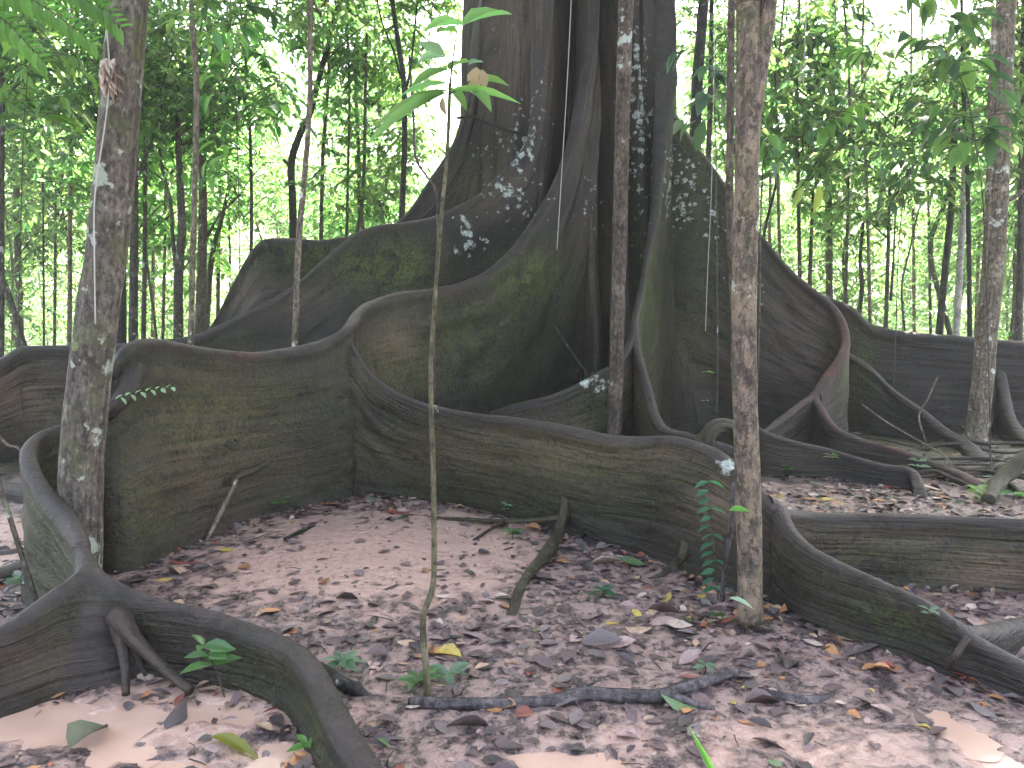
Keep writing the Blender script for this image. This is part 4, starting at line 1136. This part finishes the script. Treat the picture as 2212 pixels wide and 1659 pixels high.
log('stick', 'thin dark twig lying right of the pink mud', [(1140, 1235, .01, .006), (1190, 1262, .01, .005), (1230, 1275, .0, .003)], 'stick', 'dark_bark')
t = thing('leaning_stick', onground(443, 1172), 'pale stripped stick leaning against the left root wall', 'stick')
mb = MB(); tube(mb, [list(at(512, 1035, 5.08)) + [.012], list(at(490, 1080, 5.02)) + [.016], list(at(465, 1130, 4.97)) + [.015], list(onground(440, 1178, -.02)) + [.012]], .02, 10, .2, 8); mb.build('stem', M['pale_bark'], t)
t = thing('leaning_stick', onground(1565, 1300), 'thin grey stick leaning by the flaking trunk', 'stick')
mb = MB(); tube(mb, [list(at(1586, 1040, 3.78)) + [.010], list(at(1578, 1140, 3.72)) + [.012], list(at(1566, 1230, 3.74)) + [.013], list(onground(1558, 1308, -.02)) + [.014]], .03, 8, .15, 6); mb.build('stem', M['log'], t)
for lab, pts in (('thin stick leaning on the dark root wall at far right', [(2025, 815, 8.6), (2005, 860, 8.5), (1985, 900, 8.4)]), ('long bare stick slanting across the roots at right', [(1862, 874, 8.0), (1920, 915, 7.7), (1980, 950, 7.4), (2040, 985, 7.0)]),
                 ('reddish thin stick slanting from the left edge', [(-20, 920, 5.6), (15, 960, 5.4), (48, 985, 5.2)])):
    P = np.array([list(at(*q)) + [.010] for q in pts]); P = np.vstack([P, [P[-1, 0] + .05, P[-1, 1] - .1, 0, .008]])
    t = thing('leaning_stick', P[-1, :3], lab, 'stick')
    mb = MB(); tube(mb, P, .04, 8, .15, 6); mb.build('stem', M['brown_bark' if 'red' in lab else 'pale_bark'], t)

# ------------------------------------------------------------------ seedlings
def seedling(label, x, y, hpx, leafpx, n, col, seed, tilt=0, name='seedling', base=None, lift=0.0, up=False):
    r = np.random.default_rng(seed)
    g = onground(x, y) if base is None else np.asarray(base)
    g = g + np.array((0, 0, lift))
    d = g[1] / F0
    top = g + np.array((tilt * d, -.02, hpx * d))
    st = [top, (top + g) / 2 + np.array((.008, 0, 0)), g - np.array((0, 0, .02))]
    lf = []
    for k in range(n):
        az = 2.4 * k + r.uniform(-.3, .3)
        f = 1 - .55 * (k // 3) / max(1, n / 3) if not up else 1
        q = g + (top - g) * f
        L = leafpx * d * r.uniform(.75, 1.15)
        e = q + L * unit(np.array((math.cos(az), math.sin(az) * .8, r.uniform(-.1, .4))))
        lf.append((q, e, L * r.uniform(.38, .5), col))
    return plant(name, label, st, (.002, .0035), lf, 'seedling', col=col)
SG, SB = (.07, .14, .045), (.115, .185, .11)
seedling('seedling with broad glossy leaves on a thin stem before the near root', 487, 1505, 125, 62, 9, SG, 1, -40)
seedling('small pale lobed seedling against the near root', 570, 1478, 68, 34, 7, SB, 2)
seedling('leafy seedling at the bend of the near root', 735, 1445, 26, 50, 9, SB, 3, 8)
seedling('tuft of green leaves at the foot of the near root, bottom edge', 668, 1620, 24, 44, 6, (.09, .2, .04), 4)
seedling('low seedling beside the foot of the middle sapling, on its left', 905, 1480, 18, 55, 5, SG, 5)
seedling('low seedling beside the foot of the middle sapling, on its right', 968, 1462, 14, 52, 5, SB, 6)
seedling('seedling growing against the left root wall', 608, 1110, 34, 24, 6, SG, 7)
seedling('bushy seedling at the base of the prop root in the middle', 1105, 1165, 22, 26, 9, SG, 8)
seedling('seedling beside the lower prop root, right of the mud patch', 1180, 1205, 16, 20, 5, SB, 9)
seedling('low wide seedling among dark leaves right of the mud patch', 1300, 1285, 12, 34, 6, (.05, .13, .07), 10)
seedling('tiny seedling at the foot of the flaking trunk, on its left', 1545, 1340, 18, 26, 7, SG, 11)
seedling('small seedling with curled leaves among the litter near the fork of roots', 1520, 1452, 24, 26, 6, SB, 12)
seedling('bright seedling growing out of the lower right root', 2000, 1360, 28, 24, 6, SB, 13, base=at(2000, 1340, 3.1))
seedling('seedling on the litter behind the right root wall, near its middle', 1980, 1040, 46, 24, 6, SB, 14)
seedling('seedling by the reddish root at right', 1820, 985, 18, 20, 6, SG, 15, base=at(1790, 1000, 6.6))
seedling('fresh green grassy seedling at the right end of the litter', 2110, 1075, 20, 38, 8, (.12, .24, .04), 16)
seedling('seedling in front of the dark gnarled root at far right', 2150, 1060, 28, 34, 7, SB, 17)
seedling('small seedling on the litter right of the flaking trunk', 1700, 1030, 22, 18, 6, SG, 18)
seedling('pale seedling at the left edge behind the curled root', 50, 1285, 40, 42, 6, SB, 19)
seedling('seedling with a single bright leaf on the dark trunk face', 1522, 960, 190, 18, 5, (.09, .22, .04), 20, base=at(1522, 960, 7.6) * (1, 1, 0))
seedling('two-leaved seedling at the foot of the left root wall', 800 / 2 + 0, 1160, 14, 18, 4, SG, 21)
seedling('small upright seedling in front of the middle root wall', 1095, 1118, 30, 16, 5, SB, 22)
seedling('leaf tuft at the far right end of the low root', 2185, 1085, 22, 32, 6, SG, 23)
# climber with a ladder of leaves up the root wall
g = onground(1552, 1298)
st = [at(1530, 1035, 3.9), at(1535, 1120, 3.88), at(1545, 1210, 3.86), (g[0], g[1], -.02)]
lf = []
for k in range(13):
    y = 1040 + k * 19
    x = 1530 + (y - 1035) * .07
    for sd in ((-1,) if k % 3 else (-1, 1)):
        a = at(x, y, 3.86)
        lf.append((a, a + np.array((sd * .075 * random.uniform(.8, 1.1), -.03, -.012 - .01 * random.random())), .032, (.05, .15, .075)))
plant('climbing_seedling', 'upright climber with a ladder of small leaves left of the flaking trunk', st, (.002, .003), lf, 'climber')
# fern sprig on the left root
a = at(240, 868, 4.2)
st = [at(382, 832, 4.05), at(345, 822, 4.08), at(300, 838, 4.12), a]
lf = []
for k in range(12):
    f = k / 11
    q = at(250 + 120 * f, 862 - 40 * f + 14 * f * f, 4.17 - .1 * f)
    lf.append((q, q + np.array((.042, -.02, -.032 if k % 2 else .030)) * (1 - .4 * f), .024, (.22, .34, .20)))
plant('fern_sprig', 'pale fern sprig growing out of the left root wall beside the grey trunk', st, (.0015, .003), lf, 'fern')
# single leaves caught on things
def single(name, label, a, b_, w, col, cat='leaf', mat='leaf_near', nrm=(0, -.4, 1), fold=.25, droop=.2):
    a, b_ = np.asarray(a, float), np.asarray(b_, float)
    L = np.linalg.norm(b_ - a)
    mb = MB()
    leaves(mb, [a], [(b_ - a) / L], [nrm], L, w, col, fold, droop, full=True)
    return tag(mb.build(name, M[mat], off=a), label, cat)
single('green_leaf', 'bright green leaf caught on the flaking trunk', at(1575, 1103, 3.42), at(1620, 1098, 3.40), .045, (.12, .30, .04))
single('pale_leaf', 'pale grey green leaf resting at the foot of the flaking trunk', at(1575, 1292, 3.42), at(1630, 1308, 3.38), .028, (.30, .38, .26))
single('grass_blade', 'single light green grass blade at the bottom edge', onground(1545, 1690, 0), at(1490, 1572, 2.2), .022, (.16, .30, .08), 'grass blade', nrm=(0, -1, .4), droop=.05)
single('fallen_leaf', 'long yellow green leaf lying on the puddle edge at lower left', onground(455, 1592, .03), onground(565, 1628, .02), .05, (.20, .22, .03), nrm=(0, -.2, 1))
single('fallen_leaf', 'large grey green rotting leaf lying in the puddle at lower left', onground(150, 1618, .02), onground(232, 1545, .035), .12, (.10, .125, .07), mat='litter', fold=.5, droop=.25)
single('bark_scrap', 'dark curled bark scrap sticking out of the mud at lower left', onground(360, 1578, .0), onground(402, 1500, .07), .075, (.085, .065, .06), 'bark', mat='litter', fold=-.6, droop=.2, nrm=(.3, -.6, 1))
single('hanging_leaf', 'big yellowish leaf hanging in the right wood, right of the pair', at(1768, 400, 6), at(1763, 460, 6), .075, (.20, .24, .05), nrm=(.2, -1, 0))
single('hanging_leaf', 'big yellowish leaf hanging in the right wood, left of the pair', at(1735, 402, 6.1), at(1712, 450, 6.1), .06, (.16, .20, .05), nrm=(-.2, -1, 0))

# ------------------------------------------------------------------ leaf litter
PAL = {'orange': (.44, .20, .075), 'tan': (.42, .28, .18), 'cream': (.52, .41, .32), 'grey': (.155, .122, .115), 'purple-brown': (.125, .080, .076), 'dark brown': (.055, .042, .04), 'yellow': (.45, .33, .06), 'green': (.10, .17, .06), 'red': (.30, .08, .05), 'pinkish': (.36, .24, .21)}
def litter_leaf(mb, x, y, L, Wd, col, r, curl=None, z=None, tilt=.25, dirv=None):
    az = r.uniform(0, 2 * math.pi) if dirv is None else dirv
    d = unit(np.array((math.cos(az), math.sin(az), r.normal() * tilt * .35)))
    nn = unit(np.array((r.normal() * tilt, r.normal() * tilt, 1.0)))
    z = float(ground_z(x, y)) + .006 + abs(d[2]) * L * .5 if z is None else z
    p = np.array((x, y, z)) - d * L * .5
    leaves(mb, [p], [d], [nn], L, Wd, col, fold=r.uniform(-.3, .6), droop=r.uniform(-.25, .25) if curl is None else curl, full=True)
HERO = [  # picture x, y, length in picture units, colour, label
 (1380, 1365, 58, 'tan', 'tan curved leaf lying alone on the dark mud left of the flaking trunk'), (1345, 1455 - 55, 60, 'pinkish', 'pinkish broad leaf pointing left on the middle mud'), (1300, 1395, 90, 'grey', 'big grey leaf with upturned edge on the middle mud'),
 (1310, 1222, 62, 'cream', 'crumpled cream leaf at the foot of the middle root wall'), (1362, 1222, 62, 'green', 'upturned green leaf at the foot of the middle root wall'), (1180, 1250, 80, 'purple-brown', 'broad purple brown leaf beside the prop root'),
 (1290, 1265, 80, 'grey', 'long dark leaf below the crumpled cream leaf'), (1710, 1330, 60, 'orange', 'bright orange leaf right of the foot of the flaking trunk'), (1735, 1355, 60, 'tan', 'tan torn leaf below the orange one by the flaking trunk'),
 (1440, 1320, 80, 'purple-brown', 'rolled brown leaf left of the flaking trunk'), (1465, 1360, 56, 'cream', 'cream leaf scrap among the pale litter left of the flaking trunk'), (1430, 1350, 56, 'pinkish', 'pinkish scrap among the pale litter left of the flaking trunk'),
 (1490, 1430, 60, 'pinkish', 'curled brown and pink leaf standing up near the seedling'), (1650, 1500 + 20, 90, 'purple-brown', 'large wet purple leaf lying right of the long branch'), (1610, 1460, 70, 'grey', 'grey leaf hanging over the end of the long branch'),
 (1465, 1525, 80, 'green', 'greenish pink leaf lying over the long branch'), (1355, 1590, 64, 'pinkish', 'pinkish leaf lying on the near mud'), (1010, 1580 - 10, 95, 'grey', 'wide slate grey leaf lying below the long branch'), (1070, 1538, 40, 'orange', 'orange leaf tucked under the long branch, leftmost of three'),
 (1095, 1535, 44, 'orange', 'orange leaf tucked under the long branch, middle of three'), (1135, 1532, 36, 'orange', 'orange leaf tucked under the long branch, rightmost of three'), (895, 1530, 44, 'cream', 'cream leaf at the left end of the long branch'),
 (935, 1410, 52, 'orange', 'orange leaf behind the foot of the middle sapling'), (965, 1420, 70, 'yellow', 'yellow green leaf behind the foot of the middle sapling'), (815, 1420, 50, 'purple-brown', 'dark brown leaf lying left of the middle sapling'), (750, 1297, 50, 'dark brown', 'dark curled leaf on the pink mud'),
 (835, 1390, 50, 'dark brown', 'dark arched leaf upper left of the middle sapling'), (585, 1328, 44, 'orange', 'rusty leaf lying behind the near root'), (355, 1250, 36, 'yellow', 'yellow leaf lying at the foot of the left root wall'), (400, 1215, 70, 'red', 'reddish leaf strip at the foot of the left root wall'),
 (385, 1235, 60, 'tan', 'pale brown leaf below the reddish strip'), (555, 1135 + 36, 60, 'dark brown', 'dark leaf at the upper edge of the pink mud'), (490, 1190, 36, 'yellow', 'yellowish leaf near the leaning stick'), (315, 1462, 50, 'cream', 'cream pointed leaf under the curled root'),
 (310, 1500, 50, 'grey', 'pale grey leaf between the puddles and the curled root'), (515, 1475 + 10, 46, 'tan', 'tan leaf standing beside the broad-leaved seedling'), (430, 1455, 60, 'pinkish', 'pinkish leaf lying behind the small roots at lower left'), (470, 1620, 70, 'pinkish', 'pink brown leaf on the puddle edge below the yellow green one'),
 (1755, 1420 - 20, 44, 'cream', 'cream leaf on the mud right of the flaking trunk'), (1850, 1420 - 10, 100, 'grey', 'big grey leaf lying along the lower right root'), (1905, 1455, 42, 'orange', 'orange leaf in the open mud at lower right'), (1985, 1415, 40, 'green', 'green leaf at the foot of the lower right root'),
 (1950, 1400 - 20, 46, 'orange', 'amber leaf close to the lower right root'), (1730, 1530, 30, 'cream', 'small cream leaf on the lower right mud'), (1995, 1575, 30, 'yellow', 'small yellow leaf on the lower right mud'), (1665, 1610, 80, 'purple-brown', 'wet round brown leaf near the bottom edge'), (1500, 1470, 60, 'red', 'red brown leaf near the end of the long branch'),
 (1570, 1345, 50, 'red', 'rust red leaf at the left foot of the flaking trunk'), (1515, 1340, 46, 'yellow', 'yellow leaf among pale litter left of the flaking trunk'), (710, 1080 + 8, 60, 'orange', 'orange leaf at the root crease above the pink mud'), (690, 1090 + 8, 40, 'tan', 'tan leaf at the root crease above the pink mud'),
 (860, 1107, 60, 'red', 'red brown leaf at the foot of the middle wall, left part'), (1150, 1148, 40, 'orange', 'orange leaf behind the prop root'), (1850, 1060, 40, 'cream', 'pale leaf on the litter heap behind the right wall, left of centre'), (1930, 1050, 40, 'pinkish', 'pink leaf on the litter heap behind the right wall, centre'),
 (1770, 1045, 44, 'green', 'yellowish green leaf on the litter heap right of the flaking trunk'), (1780, 1080, 44, 'yellow', 'yellow leaf on the litter heap close to the right wall'), (2010, 1060, 46, 'tan', 'tan leaf on the litter heap behind the right wall, right of centre'), (1730, 1022, 40, 'cream', 'white leaf curled at the left end of the litter heap')]
r = np.random.default_rng(77)
for (x, y, L, cn, lab) in HERO:
    g = onground(x, y)
    Lm = L * g[1] / F0 * 1.05
    mb = MB()
    litter_leaf(mb, g[0], g[1], Lm, Lm * r.uniform(.42, .6), np.array(PAL[cn]) * r.uniform(.85, 1.15), r, tilt=.3, dirv=r.uniform(-.5, .5) + (0 if r.uniform() < .5 else math.pi))
    tag(mb.build('fallen_leaf', M['litter'], off=(g[0], g[1], 0)), lab, 'leaf', 'fallen leaves on the mud')

def scatter(n, seed, dens, pal, p, lo, hi, xr, yr, tilt=.2):
    r = np.random.default_rng(seed)
    mb = MB()
    X, Y = r.uniform(*xr, n), r.uniform(*yr, n)
    keep = r.uniform(size=n) < dens(X, Y)
    X, Y = X[keep], Y[keep]
    n = len(X)
    Z = ground_z(X, Y)
    az = r.uniform(0, 2 * math.pi, n)
    L = lo + (hi - lo) * r.uniform(size=n) ** 2.2
    d = unit(np.stack([np.cos(az), np.sin(az), r.normal(size=n) * tilt * .4], 1))
    nn = unit(np.stack([r.normal(size=n) * tilt, r.normal(size=n) * tilt, np.ones(n)], 1))
    P = np.stack([X, Y, Z + .002 + np.abs(d[:, 2]) * L * .35], 1) - d * L[:, None] * .5
    names = list(pal)
    col = np.array([PAL[q] for q in names])[r.choice(len(names), n, p=p)] * r.uniform(.6, 1.25, (n, 1))
    for q in range(6):
        s = np.arange(n) % 6 == q
        leaves(mb, P[s], d[s], nn[s], L[s], (L * r.uniform(.32, .75, n))[s], col[s], fold=r.uniform(-.2, .35), droop=r.uniform(-.2, .2), full=True)
    return mb
def d_main(x, y):
    pud = np.zeros(x.shape)
    for (cx, cy, a, b_) in PE: pud = np.maximum(pud, np.exp(-(((x - cx) / a) ** 2 + ((y - cy) / b_) ** 2) * 1.3))
    return np.clip((1 - .84 * np.clip(mud_at(x, y), 0, 1)) * (1 - pud) * (.55 + .6 * fbm(x * 2, y * 2, 0, 8, 2)), 0, 1)
NM = ['grey', 'purple-brown', 'dark brown', 'tan', 'pinkish', 'cream', 'orange', 'red', 'green']
mb = scatter(18000, 81, d_main, NM, [.2, .25, .33, 0.06, .08, .02, .025, .02, .015], .015, .11, (-3.6, 3.6), (2.1, 6.4))
tag(mb.build('leaf_litter', M['litter']), 'dark trodden leaf litter over the wet mud', 'leaf litter', kind='stuff')
def d_right(x, y):
    q1 = np.exp(-(((x - 1.05) / .55) ** 2 + ((y - 3.75) / .35) ** 2))           # around the foot of the flaking trunk
    q2 = np.exp(-(((x - 3.0) / 1.7) ** 2 + ((y - 5.3) / .95) ** 4))              # heap behind the right wall
    q3 = .5 * np.exp(-(((x - 1.7) / .9) ** 2 + ((y - 3.2) / .5) ** 2))
    q4 = .35 * np.exp(-(((x + 1.1) / 1.2) ** 2 + ((y - 5.75) / .22) ** 2))
    return np.clip(np.maximum.reduce([q1, q2 * 1.2, q3, q4]), 0, 1)
mb = scatter(15000, 82, d_right, NM + ['yellow'], [.08, .12, .14, .16, .14, .14, .13, .03, .03, .03], .02, .115, (-3, 5.5), (2.7, 7.0), .4)
tag(mb.build('leaf_litter', M['litter']), 'pale and orange leaf litter heaped by the roots at right', 'leaf litter', kind='stuff')
r = np.random.default_rng(84)
mb = MB()
for (c_, w_, n_, _) in FOOT:
    L_ = len(c_)
    k_ = int(L_ * (4 if c_[:, 1].min() < 6 else 2))
    i_ = r.integers(0, L_, k_)
    sd = np.where(r.uniform(size=k_) < .5, -1, 1)
    off_ = w_[i_] + .015 + r.exponential(.06, k_)
    X, Y = c_[i_, 0] + n_[i_, 0] * sd * off_, c_[i_, 1] + n_[i_, 1] * sd * off_
    ok = (Y > 2.0) & (Y < 10) & (r.uniform(size=k_) < .35 + .9 * np.clip(fbm(X * 1.6, Y * 1.6, 0, 55, 2) + .2, 0, 1))
    X, Y = X[ok], Y[ok]
    m_ = len(X)
    az = r.uniform(0, 6.28, m_)
    d_ = unit(np.stack([np.cos(az), np.sin(az), r.normal(size=m_) * .25], 1))
    nn_ = unit(np.stack([r.normal(size=m_) * .45, r.normal(size=m_) * .45, np.ones(m_)], 1))
    Ln = .02 + .075 * r.uniform(size=m_) ** 1.8
    cl = np.array([PAL[q] for q in NM])[r.choice(len(NM), m_, p=[.13, .22, .36, .08, .06, .03, .06, .05, .01])] * r.uniform(.6, 1.2, (m_, 1))
    leaves(mb, np.stack([X, Y, ground_z(X, Y) + .006 + r.uniform(0, .02, m_)], 1) - d_ * Ln[:, None] * .5, d_, nn_, Ln, Ln * r.uniform(.35, .7, m_), cl, .2, .12, full=True)
tag(mb.build('leaf_litter', M['litter']), 'dark litter banked against the feet of the root walls', 'leaf litter', kind='stuff')
mb = scatter(9000, 83, lambda x, y: .5 + 0 * x, NM, [.18, .22, .3, .1, .07, .05, .04, .02, .02], .03, .12, (-7, 8), (6.3, 11.5), .35)
tag(mb.build('leaf_litter', M['litter']), 'brown leaf litter between the far roots', 'leaf litter', kind='stuff')
# twigs in the mud
r = np.random.default_rng(90)
mb = MB()
for i in range(420):
    x, y = r.uniform(-3, 3.4), r.uniform(2.1, 6.2)
    if r.uniform() > d_main(np.array([x]), np.array([y]))[0] + .12: continue
    L, az = r.uniform(.03, .16), r.uniform(0, 6.28)
    z = float(ground_z(x, y)) + .004
    dx, dy = math.cos(az) * L / 2, math.sin(az) * L / 2
    w = r.uniform(.001, .0032)
    tube(mb, [(x - dx, y - dy, z, w), (x + r.normal() * .006, y + r.normal() * .006, z + r.uniform(0, .012), w), (x + dx, y + dy, z, w * .6)], .04, 5)
tag(mb.build('twig_litter', M['dark_bark']), 'tiny dark twigs strewn over the mud', 'twigs', kind='stuff')

# ------------------------------------------------------------------ damp air of the wood
mb = MB()
x0, x1, y0, y1, z0, z1 = -440, 440, -80, 680, -2.0, 24.0
v = [(x, y, z) for z in (z0, z1) for (x, y) in ((x0, y0), (x1, y0), (x1, y1), (x0, y1))]
mb.add(v, [np.array([(0, 3, 2, 1), (4, 5, 6, 7), (0, 1, 5, 4), (1, 2, 6, 5), (2, 3, 7, 6), (3, 0, 4, 7)])])
hz = bpy.data.materials.new('damp_air'); hz.use_nodes = True
hz.node_tree.nodes.remove(hz.node_tree.nodes['Principled BSDF'])
pv = hz.node_tree.nodes.new('ShaderNodeVolumePrincipled')
pv.inputs['Color'].default_value = (.96, .98, .94, 1)
pv.inputs['Density'].default_value = .0026
pv.inputs['Anisotropy'].default_value = .35
hz.node_tree.links.new(pv.outputs[0], hz.node_tree.nodes['Material Output'].inputs['Volume'])
tag(mb.build('haze', hz, smooth=False), kind='stuff')
sc.cycles.volume_bounces = 1
